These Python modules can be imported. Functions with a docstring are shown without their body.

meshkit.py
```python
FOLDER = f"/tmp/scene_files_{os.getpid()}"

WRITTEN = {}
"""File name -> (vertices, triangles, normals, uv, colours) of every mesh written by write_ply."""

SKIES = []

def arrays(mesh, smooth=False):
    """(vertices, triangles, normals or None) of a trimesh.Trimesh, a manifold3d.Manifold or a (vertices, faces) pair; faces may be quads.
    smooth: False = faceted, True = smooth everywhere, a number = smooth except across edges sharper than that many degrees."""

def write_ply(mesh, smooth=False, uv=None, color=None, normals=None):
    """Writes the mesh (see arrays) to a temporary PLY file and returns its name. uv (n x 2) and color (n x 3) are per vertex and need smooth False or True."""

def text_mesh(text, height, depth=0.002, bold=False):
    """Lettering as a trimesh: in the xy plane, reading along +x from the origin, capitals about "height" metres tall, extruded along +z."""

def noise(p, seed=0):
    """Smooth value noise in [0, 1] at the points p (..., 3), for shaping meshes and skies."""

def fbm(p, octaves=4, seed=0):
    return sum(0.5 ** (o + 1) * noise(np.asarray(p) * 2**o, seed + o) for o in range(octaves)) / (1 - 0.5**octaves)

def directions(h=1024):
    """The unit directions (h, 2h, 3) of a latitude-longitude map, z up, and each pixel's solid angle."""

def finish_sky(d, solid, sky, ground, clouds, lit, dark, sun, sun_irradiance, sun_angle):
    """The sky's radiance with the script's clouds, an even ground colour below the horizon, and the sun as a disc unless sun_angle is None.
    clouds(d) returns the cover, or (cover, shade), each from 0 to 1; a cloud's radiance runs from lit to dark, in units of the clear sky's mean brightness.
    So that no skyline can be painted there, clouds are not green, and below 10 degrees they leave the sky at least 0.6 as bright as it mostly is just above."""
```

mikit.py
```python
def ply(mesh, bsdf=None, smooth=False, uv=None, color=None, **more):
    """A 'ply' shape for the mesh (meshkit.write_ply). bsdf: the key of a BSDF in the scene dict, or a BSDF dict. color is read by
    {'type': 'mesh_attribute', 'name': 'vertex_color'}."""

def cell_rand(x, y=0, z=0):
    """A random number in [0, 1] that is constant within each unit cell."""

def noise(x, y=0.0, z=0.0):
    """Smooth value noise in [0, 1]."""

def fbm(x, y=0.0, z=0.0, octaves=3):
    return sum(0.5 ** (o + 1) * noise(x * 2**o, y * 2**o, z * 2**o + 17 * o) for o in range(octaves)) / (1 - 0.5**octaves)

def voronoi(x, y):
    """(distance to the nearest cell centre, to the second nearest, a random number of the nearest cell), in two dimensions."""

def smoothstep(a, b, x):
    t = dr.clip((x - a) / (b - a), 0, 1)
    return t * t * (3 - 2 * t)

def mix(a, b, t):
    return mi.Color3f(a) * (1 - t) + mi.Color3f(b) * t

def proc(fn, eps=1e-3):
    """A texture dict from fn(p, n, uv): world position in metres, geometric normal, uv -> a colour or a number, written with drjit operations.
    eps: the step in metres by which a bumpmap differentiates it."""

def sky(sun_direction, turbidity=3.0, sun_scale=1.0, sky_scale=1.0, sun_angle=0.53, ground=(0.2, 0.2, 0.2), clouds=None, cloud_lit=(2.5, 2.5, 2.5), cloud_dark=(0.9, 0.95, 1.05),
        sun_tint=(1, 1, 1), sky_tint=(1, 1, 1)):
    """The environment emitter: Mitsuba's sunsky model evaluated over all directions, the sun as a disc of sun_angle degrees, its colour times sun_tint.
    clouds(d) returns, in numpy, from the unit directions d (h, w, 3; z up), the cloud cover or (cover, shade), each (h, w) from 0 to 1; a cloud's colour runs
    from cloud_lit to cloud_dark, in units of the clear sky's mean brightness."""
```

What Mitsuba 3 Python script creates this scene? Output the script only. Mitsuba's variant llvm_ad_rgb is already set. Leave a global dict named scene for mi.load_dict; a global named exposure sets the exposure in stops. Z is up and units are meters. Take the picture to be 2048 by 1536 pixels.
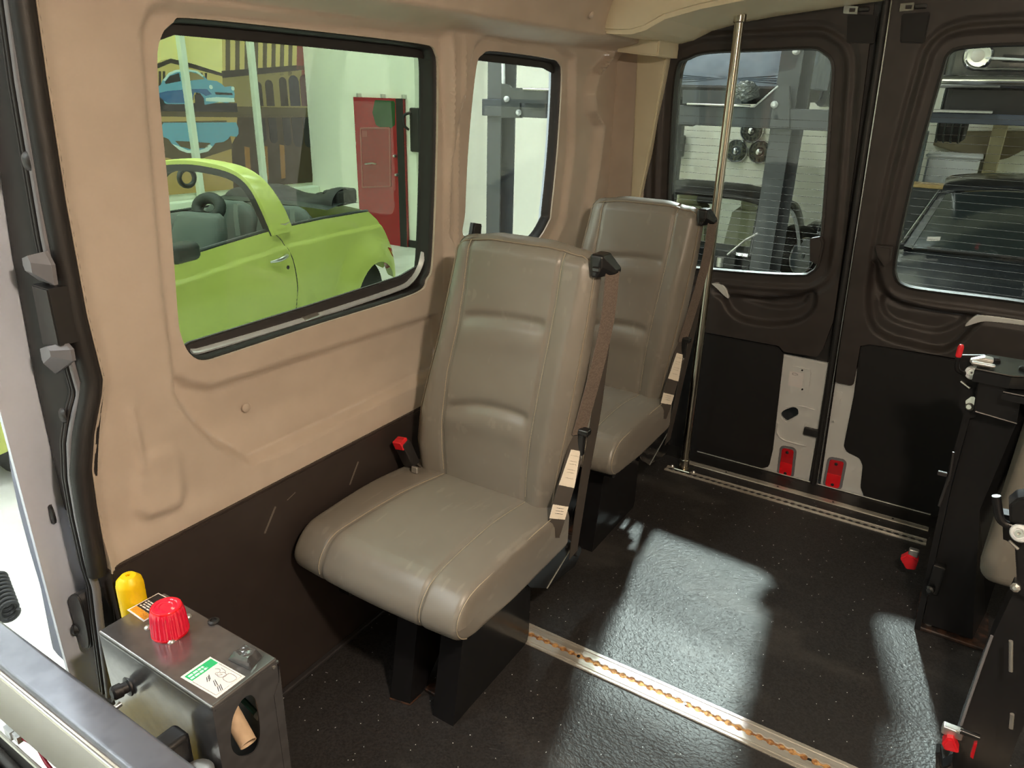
import math, numpy as np, trimesh, mitsuba as mi, mikit, meshkit, manifold3d, shapely
import drjit as dr
from shapely.geometry import Polygon, Point, LineString
from scipy.spatial import Delaunay
from mikit import proc, noise, fbm, voronoi, cell_rand, smoothstep, mix

T = mi.ScalarTransform4f
scene, labels = {}, {}
# ------------------------------------------------------------------ camera, light, exposure
EYE = np.array([0.0, 0.0, 1.42])
FWD = np.array([-0.48642, 0.78974, -0.37377])
UPV = np.array([-0.21758, 0.30482, 0.92722])
scene['camera'] = {'type': 'perspective', 'fov_axis': 'x', 'fov': 2 * math.degrees(math.atan(1024 / 1450.87)),
                   'near_clip': 0.02, 'far_clip': 100.0,
                   'to_world': T().look_at(origin=EYE.tolist(), target=(EYE + FWD).tolist(), up=UPV.tolist())}
exposure = 0.0
DOWN_R = 25.0      # showroom downlights
PATCH_R = 9000.0  # the two lamps shining in through the van's rear windows
DOME_R = 1000.0      # the van's own dome lamp
DOME_AT = (0.30, 0.32, 1.83)

# ------------------------------------------------------------------ helpers
def lin(r, g, b):
    return [((c / 255) / 12.92 if c <= 10 else ((c / 255 + 0.055) / 1.055) ** 2.4) for c in (r, g, b)]
def rgb(v): return {'type': 'rgb', 'value': list(v)}
def mat(key, col, rough=0.5, metal=0.0, spec=0.5, coat=0.0, coat_gloss=0.9, sheen=0.0, two=True, bump=None, bump_scale=1.0):
    b = {'type': 'principled', 'base_color': col if isinstance(col, dict) else rgb(col), 'roughness': rough if isinstance(rough, dict) else float(rough),
         'metallic': float(metal), 'specular': float(spec)}
    if coat: b['clearcoat'] = float(coat); b['clearcoat_gloss'] = float(coat_gloss)
    if sheen: b['sheen'] = float(sheen)
    if bump is not None: b = {'type': 'bumpmap', 'arbitrary': bump, 'scale': float(bump_scale), 'bsdf': b}
    scene['mat_' + key] = {'type': 'twosided', 'bsdf': b} if two else b
def numbered(name):
    taken = lambda k: k in scene or k in labels or any(x.startswith(k + '__') for x in scene)
    if not taken(name): return name
    i = 1
    while taken(f'{name}_{i:03d}'): i += 1
    return f'{name}_{i:03d}'
def thing(name, label, cat, group=None):
    key = numbered(name); labels[key] = {'label': label, 'category': cat}
    if group: labels[key]['group'] = group
    return key
def struct(name):
    labels[name] = {'kind': 'structure'}; return name
def put(parent, name, mesh, m, smooth=35, label=None, kind=None, **kw):
    key = numbered(parent + '__' + name) if name else parent
    scene[key] = mikit.ply(mesh, 'mat_' + m, smooth, **kw)
    if label or kind: labels.setdefault(key, {})
    if label: labels[key]['label'] = label
    if kind: labels[key]['kind'] = kind
    return key
def put_like(parent, name, src, tw):
    key = numbered(parent + '__' + name) if name else parent
    scene[key] = {**scene[src], 'to_world': tw}
    return key
cat = trimesh.util.concatenate
def box(x0, x1, y0, y1, z0, z1, b=0.0):
    lo, hi = np.minimum([x0, y0, z0], [x1, y1, z1]), np.maximum([x0, y0, z0], [x1, y1, z1])
    b = min(b, 0.45 * (hi - lo).min())
    if b <= 0:
        return trimesh.creation.box(bounds=[lo, hi])
    pts = []
    for sx in (0, 1):
        for sy in (0, 1):
            for sz in (0, 1):
                c = np.where([sx, sy, sz], hi, lo); s = np.where([sx, sy, sz], -1, 1) * b
                pts += [c + s * [0, 1, 1], c + s * [1, 0, 1], c + s * [1, 1, 0]]
    return trimesh.convex.convex_hull(np.array(pts))
def rbox(x0, x1, y0, y1, z0, z1, r, n=3):
    lo, hi = np.array([x0, y0, z0], float) + r, np.array([x1, y1, z1], float) - r
    s = trimesh.creation.icosphere(subdivisions=n - 1, radius=r).vertices
    return trimesh.convex.convex_hull(np.vstack([s + [a, b, c] for a in (lo[0], hi[0]) for b in (lo[1], hi[1]) for c in (lo[2], hi[2])]))
def frame_of(d):
    d = np.asarray(d, float); d = d / np.linalg.norm(d)
    a = np.cross(d, [0, 0, 1] if abs(d[2]) < 0.9 else [1, 0, 0]); a /= np.linalg.norm(a)
    return a, np.cross(d, a), d
def lathe(profile, p0, axis, n=28):
    """profile: (radius, height) along axis from p0, from one end to the other."""
    a, b, d = frame_of(axis); p0 = np.asarray(p0, float)
    th = np.arange(n) * 2 * np.pi / n
    ring = np.cos(th)[:, None] * a + np.sin(th)[:, None] * b
    return loft([p0 + d * h + ring * max(r, 1e-5) for r, h in profile])
def cyl(p0, p1, r0, r1=None, n=20, ch=0.0):
    p0, p1 = np.asarray(p0, float), np.asarray(p1, float); L = np.linalg.norm(p1 - p0); r1 = r0 if r1 is None else r1
    pr = [(r0, 0), (r1, L)] if not ch else [(r0 - ch, 0), (r0, ch), (r1, L - ch), (r1 - ch, L)]
    return lathe(pr, p0, p1 - p0, n)
def loft(rings, cap=True, closed=True):
    rings = [np.asarray(r, float) for r in rings]; n = len(rings[0]); v = np.vstack(rings); f = []
    i = np.arange(n if closed else n - 1); j = (i + 1) % n
    for k in range(len(rings) - 1):
        a, b = k * n, (k + 1) * n
        f += [np.stack([a + i, a + j, b + j], 1), np.stack([a + i, b + j, b + i], 1)]
    if cap and closed:
        v = np.vstack([v, rings[0].mean(0), rings[-1].mean(0)]); c0, c1, e = len(v) - 2, len(v) - 1, (len(rings) - 1) * n
        f += [np.stack([j, i, i * 0 + c0], 1), np.stack([e + i, e + j, i * 0 + c1], 1)]
    m = trimesh.Trimesh(v, np.vstack(f), process=False)
    if cap and closed and m.volume < 0: m.invert()
    return m
def tube(pts, r, n=10, cap=True, closed=False):
    p = np.asarray(pts, float); r = np.broadcast_to(r, len(p))
    if closed: d = np.roll(p, -1, 0) - np.roll(p, 1, 0)
    else: d = np.gradient(p, axis=0)
    d /= np.linalg.norm(d, axis=1)[:, None]
    a = frame_of(d[0])[0]; rings = []; th = np.arange(n) * 2 * np.pi / n
    for k in range(len(p)):
        a = a - d[k] * (a @ d[k]); a /= np.linalg.norm(a); b = np.cross(d[k], a)
        rings.append(p[k] + r[k] * (np.cos(th)[:, None] * a + np.sin(th)[:, None] * b))
    if closed: return loft(rings + [rings[0]], cap=False)
    return loft(rings, cap)
def strip(pts, nrm, w, t):
    """a flat band of width w and thickness t along pts; nrm: the band's face normal(s)."""
    p = np.asarray(pts, float); nn = np.broadcast_to(np.asarray(nrm, float), p.shape); w = np.broadcast_to(w, len(p))
    d = np.gradient(p, axis=0); d /= np.linalg.norm(d, axis=1)[:, None]
    rings = []
    for k in range(len(p)):
        n_ = nn[k] - d[k] * (nn[k] @ d[k]); n_ /= np.linalg.norm(n_); s = np.cross(d[k], n_)
        rings.append(np.array([p[k] + s * w[k] / 2 * a + n_ * t / 2 * b for a, b in ((-1, -1), (1, -1), (1, 1), (-1, 1))]))
    return loft(rings)
def smoothpts(pts, n, closed=False):
    """Catmull-Rom through the points, n samples evenly along the arc."""
    p = np.asarray(pts, float)
    q = np.vstack([p[-1:], p, p[:2]]) if closed else np.vstack([2 * p[0] - p[1], p, 2 * p[-1] - p[-2]])
    out = []
    for k in range(1, len(q) - 2):
        t = np.linspace(0, 1, 16, endpoint=False)[:, None]; a, b, c, d = q[k - 1], q[k], q[k + 1], q[k + 2]
        out.append(0.5 * (2 * b + (c - a) * t + (2 * a - 5 * b + 4 * c - d) * t ** 2 + (3 * b - a - 3 * c + d) * t ** 3))
    out = np.vstack(out + ([p[:1]] if closed else [p[-1:]]))
    s = np.r_[0, np.cumsum(np.linalg.norm(np.diff(out, axis=0), axis=1))]
    u = np.linspace(0, s[-1], n, endpoint=not closed)
    return np.stack([np.interp(u, s, out[:, k]) for k in range(p.shape[1])], 1)
def resample(pts, n):
    p = np.asarray(pts, float); s = np.r_[0, np.cumsum(np.linalg.norm(np.diff(p, axis=0), axis=1))]; u = np.linspace(0, s[-1], n)
    return np.stack([np.interp(u, s, p[:, k]) for k in range(p.shape[1])], 1)
def rpoly(pts, r, k=8):
    """the polygon with its corners rounded."""
    p = Polygon(pts).buffer(0)
    return p.buffer(-r, quad_segs=k).buffer(2 * r, quad_segs=k).buffer(-r, quad_segs=k)
def to3(p2, plane, w):
    p2 = np.asarray(p2, float); w = np.broadcast_to(w, len(p2))
    return np.stack({'x': [w, p2[:, 0], p2[:, 1]], 'y': [p2[:, 0], w, p2[:, 1]], 'z': [p2[:, 0], p2[:, 1], w]}[plane], 1)
def prism(poly, plane, a, b, bev=0.0):
    """poly (shapely or points) in the plane, extruded from a to b along its axis, the edges at b chamfered by bev."""
    poly = poly if hasattr(poly, 'geom_type') else Polygon(poly).buffer(0)
    out = []
    for g in [q for q in getattr(poly, 'geoms', [poly]) if q.geom_type == 'Polygon' and q.area > 1e-8]:
        s = np.sign(b - a)
        if bev:
            g = shapely.segmentize(g.simplify(1e-4), 1.0)
            m = trimesh.creation.extrude_polygon(g, 1.0, engine='earcut')
            top = m.vertices[:, 2] > 0.5
            inner = g.buffer(-bev, join_style='mitre')
            v = m.vertices.copy()
            base = trimesh.Trimesh(np.c_[v[:, :2], np.where(top, b - s * bev, a)], m.faces, process=False)
            if not inner.is_empty:
                parts = [base]
                for gi in getattr(inner, 'geoms', [inner]):
                    c = trimesh.creation.extrude_polygon(gi, 1.0, engine='earcut'); cv = c.vertices
                    parts.append(trimesh.Trimesh(np.c_[cv[:, :2], np.where(cv[:, 2] > 0.5, b, b - s * bev * 1.01)], c.faces, process=False))
                m = cat(parts)
            else: m = base
        else:
            m = trimesh.creation.extrude_polygon(g, 1.0, engine='earcut')
            m = trimesh.Trimesh(np.c_[m.vertices[:, :2], np.where(m.vertices[:, 2] > 0.5, b, a)], m.faces, process=False)
        out.append(m)
    m = cat(out); v = m.vertices
    m = trimesh.Trimesh(to3(v[:, :2], plane, v[:, 2]), m.faces, process=False)
    if m.volume < 0: m.invert()
    return m
def sdist(poly, P):
    """signed distance to the polygon, negative inside."""
    pts = shapely.points(P); d = shapely.distance(poly.boundary, pts)
    return np.where(shapely.contains(poly, pts), -d, d)
def ldist(line, P): return shapely.distance(LineString(line), shapely.points(P))
def sstep(a, b, x):
    t = np.clip((x - a) / (b - a), 0, 1); return t * t * (3 - 2 * t)
def sheet(poly, fn, step, plane, skirt=None, edge_step=None, extra=None):
    """poly with holes meshed as a relief: fn(P) gives each point's coordinate across the plane; skirt: the rims go on to this offset."""
    poly = poly if hasattr(poly, 'geom_type') else Polygon(poly).buffer(0)
    es = edge_step or step
    rings = [np.array(shapely.segmentize(LineString(r.coords), es).coords)[:-1] for r in [poly.exterior, *poly.interiors]]
    x0, y0, x1, y1 = poly.bounds
    gx, gy = np.meshgrid(np.arange(x0, x1, step), np.arange(y0, y1, step)); g = np.c_[gx.ravel(), gy.ravel()]
    g[:, 0] += np.where((np.round((g[:, 1] - y0) / step) % 2) > 0, step / 2, 0)
    g = g[shapely.contains(poly.buffer(-0.45 * es), shapely.points(g))]
    if extra is not None:
        e = extra[shapely.contains(poly.buffer(-.3 * es), shapely.points(extra))]
        zs = np.unique(extra[:, 1]); g = g[np.abs(g[:, 1:2] - zs[None]).min(1) > .003]
        g = np.vstack([g, e])
    P = np.vstack(rings + [g]); tri = Delaunay(P).simplices
    c = P[tri].mean(1); tri = tri[shapely.contains(poly, shapely.points(c))]
    a = P[tri]; area = (a[:, 1, 0] - a[:, 0, 0]) * (a[:, 2, 1] - a[:, 0, 1]) - (a[:, 1, 1] - a[:, 0, 1]) * (a[:, 2, 0] - a[:, 0, 0])
    tri = tri[np.abs(area) > 1e-10]; area = area[np.abs(area) > 1e-10]; tri = np.where(area[:, None] < 0, tri[:, ::-1], tri)
    w = fn(P) if callable(fn) else np.full(len(P), float(fn))
    V = [to3(P, plane, w)]; F = [tri]; n0 = len(P)
    if skirt is not None:
        k = 0
        for r in rings:
            n = len(r); i = np.arange(n); j = (i + 1) % n
            top = to3(r, plane, w[k:k + n]); low = to3(r, plane, w[k:k + n] + skirt)
            V += [top, low]; F += [np.stack([n0 + i, n0 + j, n0 + n + j], 1), np.stack([n0 + i, n0 + n + j, n0 + n + i], 1)]
            n0 += 2 * n; k += n
    return trimesh.Trimesh(np.vstack(V), np.vstack(F), process=False)
def gasket(path, profile, plane, w0):
    """a profile of (outward offset, depth) points swept around a closed path in the plane."""
    p = np.asarray(path, float); d = np.roll(p, -1, 0) - np.roll(p, 1, 0); d /= np.linalg.norm(d, axis=1)[:, None]
    n = np.stack([d[:, 1], -d[:, 0]], 1)
    if Polygon(p).exterior.is_ccw is False: n = -n
    rings = [np.stack([to3((p[k] + n[k] * o)[None], plane, w0 + h)[0] for o, h in profile]) for k in range(len(p))]
    return loft(rings + [rings[0]], cap=False)
def ring_pts(poly, n):
    r = np.array(poly.exterior.coords); return resample(r, n + 1)[:-1]
def lettering(text, h, origin, right, up, depth=0.0008, bold=True, width=None):
    m = meshkit.text_mesh(text, h, depth, bold=bold)
    r, u = np.asarray(right, float), np.asarray(up, float); r /= np.linalg.norm(r); u /= np.linalg.norm(u); n = np.cross(r, u)
    v = m.vertices.copy()
    if width: v[:, 0] *= width / max(np.ptp(v[:, 0]), 1e-6)
    m.vertices = np.asarray(origin, float) + v[:, :1] * r + v[:, 1:2] * u + v[:, 2:] * n
    return m

# ------------------------------------------------------------------ materials
def grain(s, lo, hi, a, b):
    def fn(p, n, uv): return mix(a, b, smoothstep(lo, hi, fbm(p.x * s, p.y * s, p.z * s, 3)))
    return proc(fn)
def grain_bump(s, h): return proc(lambda p, n, uv: noise(p.x * s, p.y * s, p.z * s) * h, 2e-4)
mat('beige', grain(9, .3, .7, lin(184, 168, 153), lin(190, 174, 159)), 0.5, spec=0.35)
mat('cream', lin(212, 200, 172), 0.5, spec=0.35)
def kick_fn(p, n, uv):
    c = mix(lin(46, 40, 38), lin(52, 45, 43), fbm(p.x * 14, p.y * 14, p.z * 14, 3))
    def scr(y0, z0, y1, z1, w):
        dy, dz = y1 - y0, z1 - z0; L = dy * dy + dz * dz
        t = dr.clip(((p.y - y0) * dy + (p.z - z0) * dz) / L, 0, 1)
        return 1 - smoothstep(w * .4, w, dr.sqrt(dr.square(p.y - y0 - t * dy) + dr.square(p.z - z0 - t * dz)))
    s = dr.maximum(scr(0.907, 0.471, 0.942, 0.519, .004), scr(1.181, 0.468, 1.214, 0.516, .004)) * .4
    s = dr.maximum(s, scr(0.979, 0.521, 1.003, 0.529, .002) * .4)
    return mix(c, lin(140, 132, 125), s)
mat('kick', proc(kick_fn), 0.42, spec=0.4)
def floor_fn(p, n, uv):
    b = mix(lin(32, 30, 30), lin(48, 46, 46), fbm(p.x * 260, p.y * 260, 0, 2))
    b = mix(b, lin(78, 74, 70), smoothstep(.55, .8, fbm(p.x * 5, p.y * 9, 3.1, 4)) * .35)
    d, _, r = voronoi(p.x * 42, p.y * 42)
    return mix(b, lin(235, 240, 240), dr.select((d < .045) & (r > .87), 1.0, 0.0))
mat('floor', proc(floor_fn), 0.52, spec=0.45, bump=proc(lambda p, n, uv: noise(p.x * 420, p.y * 420, 0.5) * .0006 + fbm(p.x * 120, p.y * 150, 2.5, 2) * .0022, 3e-4))
def vinyl_fn(p, n, uv):
    c = mix(lin(116, 110, 102), lin(126, 120, 111), fbm(p.x * 7, p.y * 7, p.z * 7, 4))
    return mix(c, lin(141, 135, 125), smoothstep(.66, .8, fbm(p.x * 60, p.y * 14, p.z * 26, 3)) * .3)
mat('vinyl', proc(vinyl_fn), 0.36, spec=0.55, bump=proc(lambda p, n, uv: (noise(p.x * 700, p.y * 700, p.z * 700) * .00012 + fbm(p.x * 22, p.y * 22, p.z * 22, 2) * .0016), 4e-4))
mat('thread', lin(158, 146, 126), 0.6)
mat('piping', lin(128, 116, 100), 0.5)
mat('door_silver', grain(3, .3, .7, lin(212, 210, 206), lin(218, 216, 212)), 0.4, metal=0.15, spec=0.5)
mat('cream_reflection', lin(206, 200, 188), 0.25, metal=0.35, coat=0.5)  # cream colour stands in for the bright floor mirrored in the beam
mat('webbing', grain(300, .3, .7, lin(96, 84, 76), lin(108, 95, 86)), 0.75)
mat('webbing_dark', lin(62, 56, 51), 0.75)
mat('tag', lin(226, 214, 196), 0.6)
mat('ink', lin(60, 58, 60), 0.6)
mat('black_gloss', lin(20, 21, 23), 0.16, spec=0.5, coat=0.8)
mat('black_paint', lin(22, 22, 24), 0.32, spec=0.5)
mat('black_plastic', lin(30, 29, 30), 0.42)
mat('rubber', lin(26, 24, 24), 0.55)
mat('rubber_soft', lin(44, 42, 43), 0.45)
mat('strip_grey', lin(112, 110, 114), 0.35)
mat('steel', lin(206, 200, 184), 0.15, metal=1.0)
mat('strip_bright', lin(196, 204, 206), 0.3, metal=0.2)
mat('chrome', lin(225, 225, 225), 0.08, metal=1.0)
mat('zinc', lin(210, 208, 204), 0.35, metal=0.9)
mat('silver_paint', grain(3, .3, .7, lin(200, 204, 218), lin(206, 210, 224)), 0.34, metal=0.12, spec=0.5, coat=0.5)
def alu_fn(p, n, uv): return mix(lin(206, 200, 190), lin(176, 168, 156), smoothstep(.35, .75, fbm(p.x * 8, p.y * 120, 0.3, 3)))
mat('aluminium', proc(alu_fn), 0.34, metal=0.55)
def rust_fn(p, n, uv): return mix(lin(128, 84, 48), lin(196, 150, 96), smoothstep(.3, .7, fbm(p.x * 130, p.y * 130, 0, 3)))
mat('rust', proc(rust_fn), 0.85)
mat('rusty_black', grain(60, .35, .75, lin(30, 24, 22), lin(70, 44, 30)), 0.6)
mat('door_trim', grain(12, .3, .7, lin(48, 43, 41), lin(53, 47, 45)), 0.5, spec=0.35)
mat('door_black', lin(26, 25, 26), 0.6, spec=0.3)
mat('red_plastic', lin(214, 34, 44), 0.35)
mat('red_dark', lin(190, 12, 28), 0.25, coat=0.6)
mat('red_bright', lin(240, 20, 34), 0.25, coat=0.6)
mat('yellow', lin(246, 204, 10), 0.42)
mat('steel_box', grain(40, .3, .75, lin(124, 122, 124), lin(134, 132, 134)), 0.2, metal=0.8, spec=0.5)
mat('arm_grey', grain(30, .3, .7, lin(110, 112, 122), lin(120, 122, 132)), 0.24, metal=0.5, coat=0.3)
mat('paper_white', lin(222, 214, 210), 0.6)
mat('kraft', grain(50, .3, .7, lin(190, 162, 132), lin(202, 174, 144)), 0.7)
mat('orange_print', lin(240, 150, 40), 0.5)
mat('black_print', lin(34, 30, 32), 0.5)
mat('green_print', lin(38, 170, 104), 0.5)
mat('mint_print', lin(190, 244, 214), 0.5)
mat('grey_print', lin(150, 142, 140), 0.6)
mat('white_plastic', lin(226, 228, 230), 0.4)
mat('red_wire', lin(150, 30, 50), 0.5)
scene['mat_tint_glass'] = {'type': 'thindielectric', 'int_ior': 1.5, 'specular_transmittance': rgb([.42, .52, .41])}
scene['mat_grey_glass'] = {'type': 'thindielectric', 'int_ior': 1.5, 'specular_transmittance': rgb([.66, .69, .63])}
scene['mat_clear_glass'] = {'type': 'thindielectric', 'int_ior': 1.5, 'specular_transmittance': rgb([.86, .92, .9])}

# ------------------------------------------------------------------ the van: floor, walls, roof
WX, DY = -1.235, 2.81
struct('floor')
put('floor', '', box(-1.30, 0.62, -1.4, 2.735, -0.06, 0.0), 'floor', False)
struct('trim_1')
put('trim_1', '', box(-1.213, -1.196, 0.72, 2.70, 0.0, 0.012, .003), 'rubber_soft', 30)

# left wall: one moulded panel with two window openings
EDGE = [[0.639,1.553],[0.637,1.527],[0.630,1.414],[0.622,1.239],[0.619,1.051],[0.623,0.959],[0.624,0.936],[0.617,0.910],[0.591,0.844],[0.574,0.779],[0.569,0.705],[0.565,0.591],[0.564,0.567]]
PANEL = Polygon([[EDGE[0][0], 1.80]] + EDGE + [[2.79, .57], [2.79, 1.60], [2.33, 1.607], [2.31, 1.80]]).buffer(0)
BIG = [[0.857,1.491],[0.882,1.513],[0.915,1.524],[1.183,1.525],[1.575,1.521],[1.623,1.507],[1.635,1.467],[1.624,1.230],[1.599,0.974],[1.574,0.927],[1.516,0.898],[1.144,0.899],[0.894,0.898],[0.863,0.898],[0.841,0.904],[0.824,0.919],[0.814,0.940],[0.809,0.968],[0.809,1.001],[0.827,1.218],[0.841,1.432]]
BIGP = rpoly(smoothpts(BIG, 220, True), .004)
QUA = [[1.841,1.510],[1.909,1.522],[2.214,1.517],[2.288,1.505],[2.306,1.459],[2.299,1.237],[2.274,1.036],[2.263,1.002],[2.163,0.943],[1.966,0.969],[1.762,1.015],[1.760,1.094],[1.778,1.289],[1.812,1.473]]
QUAP = rpoly(smoothpts(QUA, 200, True), .004)
B_IN = Polygon([[0.807,1.501],[0.802,1.439],[0.789,1.285],[0.773,1.082],[0.766,0.917],[0.763,0.855],[0.799,0.777],[0.843,0.713],[0.911,0.641],[1.056,0.638],[1.603,0.647],[1.667,0.832],[1.673,1.268],[1.654,1.551],[1.623,1.558],[0.857,1.543],[0.827,1.532]]).buffer(-.015).buffer(.015)
C_IN = Polygon([[0.774,0.893],[0.807,0.857],[0.856,0.832],[1.086,0.824],[1.620,0.808],[1.627,0.605],[1.063,0.619],[0.917,0.629],[0.849,0.702],[0.804,0.766],[0.772,0.839]]).buffer(-.01).buffer(.01)
Q_IN = Polygon([[1.778,1.532],[1.838,1.563],[2.238,1.564],[2.355,1.530],[2.379,1.234],[2.341,0.996],[2.247,0.903],[2.080,0.827],[1.731,0.895],[1.670,1.037],[1.679,1.242],[1.720,1.396]]).buffer(-.02).buffer(.02)
D_LINE = [[2.642,1.552],[2.504,1.481],[2.474,1.416],[2.499,1.358],[2.572,1.311],[2.552,1.174],[2.510,0.996],[2.483,0.829],[2.497,0.461]]
BOSS = Polygon([[0.698,0.763],[0.734,0.762],[0.753,0.728],[0.742,0.648],[0.727,0.626],[0.656,0.632],[0.636,0.656],[0.647,0.732],[0.667,0.752]]).buffer(-.01).buffer(.01)
RIDGE = [[0.668,0.858],[0.668,0.791],[0.665,0.740]]
def wall_x(P):
    y, z = P[:, 0], P[:, 1]
    x = np.full(len(P), WX)
    x -= .024 * sstep(.006, -.010, sdist(B_IN, P))
    x -= .020 * sstep(.010, -.010, sdist(C_IN, P)) * sstep(.66, .74, z)
    x -= .022 * sstep(.008, -.010, sdist(Q_IN, P))
    x += .020 * sstep(.008, -.014, sdist(BOSS, P)) * (0.35 + .65 * sstep(.72, .60, z))
    x += .009 * np.exp(-(ldist(RIDGE, P) / .006) ** 2)
    for yy, s in ((1.665, .0055), (1.715, .005)):
        x += .011 * np.exp(-((y - yy - .02 * (z - 1.2)) / s) ** 2) * sstep(.80, .95, z) * sstep(1.58, 1.5, z)
    poly = Polygon(D_LINE + [[3.2, D_LINE[-1][1]], [3.2, D_LINE[0][1]]])
    zl = np.array(D_LINE)[:, 1]; o = np.argsort(zl)
    dy = y - np.interp(z, zl[o], np.array(D_LINE)[o, 0])
    x += .036 * np.exp(-((dy + .018) / .022) ** 2) * sstep(1.62, 1.5, z)
    x -= .042 * sstep(-.006, .012, dy) * sstep(1.6, 1.53, z)
    x += .112 * sstep(1.560, 1.592, z) + .06 * sstep(1.592, 1.80, z)
    x += .012 * sstep(.655, .575, z)
    x += .018 * np.exp(-((y - np.interp(z, np.array(EDGE)[::-1, 1], np.array(EDGE)[::-1, 0])) / .012) ** 2) * 0.6
    return x
struct('wall_left')
put('wall_left', 'panel', sheet(PANEL.difference(BIGP.buffer(.004)).difference(QUAP.buffer(.004)), wall_x, .009, 'x', skirt=-.04, extra=np.array([[y, z] for z in (1.556, 1.562, 1.567, 1.572, 1.577, 1.582, 1.587, 1.593, 1.599) for y in np.arange(.5, 2.8, .009)])), 'beige', 60)
put('wall_left', 'lower_panel', prism([[.562, 0], [.562, .575], [2.70, .575], [2.70, 0]], 'x', -1.26, -1.212, .004), 'kick', 30)
for u in ([[0.942,0.755]],):
    (yy, zz), = u
    put('wall_left', 'push_pin', lathe([(.0105, 0), (.010, .003), (.006, .005), (0, .0055)], [-1.273, yy, zz], [1, 0, 0], 20), 'beige', 40)
(yy, zz), = [[2.186,1.670]]
put('wall_left', 'push_pin', lathe([(.011, 0), (.010, .004), (.006, .007), (0, .0075)], [-1.10, yy, zz - .03], [.8, 0, -.6], 20), 'beige', 40)
# outer skin behind the moulded panel
OUT = Polygon([[.5, -.3], [.5, 1.9], [2.95, 1.9], [2.95, -.3]])
put('wall_left', 'outer_skin', prism(OUT.difference(BIGP.buffer(.07)).difference(QUAP.buffer(.07)), 'x', -1.345, -1.335), 'silver_paint', 30)

def window(name, P, x_in, glass, dp, n=260):
    struct(name)
    r = ring_pts(P, n)
    put(name, 'gasket', gasket(r, [(.003, .010), (-.001, .005), (-.003, -.003), (-.004, -dp * .5), (-.006, -dp), (-.010, -dp - .008), (.02, -dp - .008), (.02, -.008)], 'x', x_in), 'rubber', 40)
    put(name, 'pane', sheet(P.buffer(-.006), x_in - dp - .004, .08, 'x'), glass, False)  # unseen snoot added round the lens to narrow its beam
    return r
window('window_1', BIGP, -1.275, 'tint_glass', .030)
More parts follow.
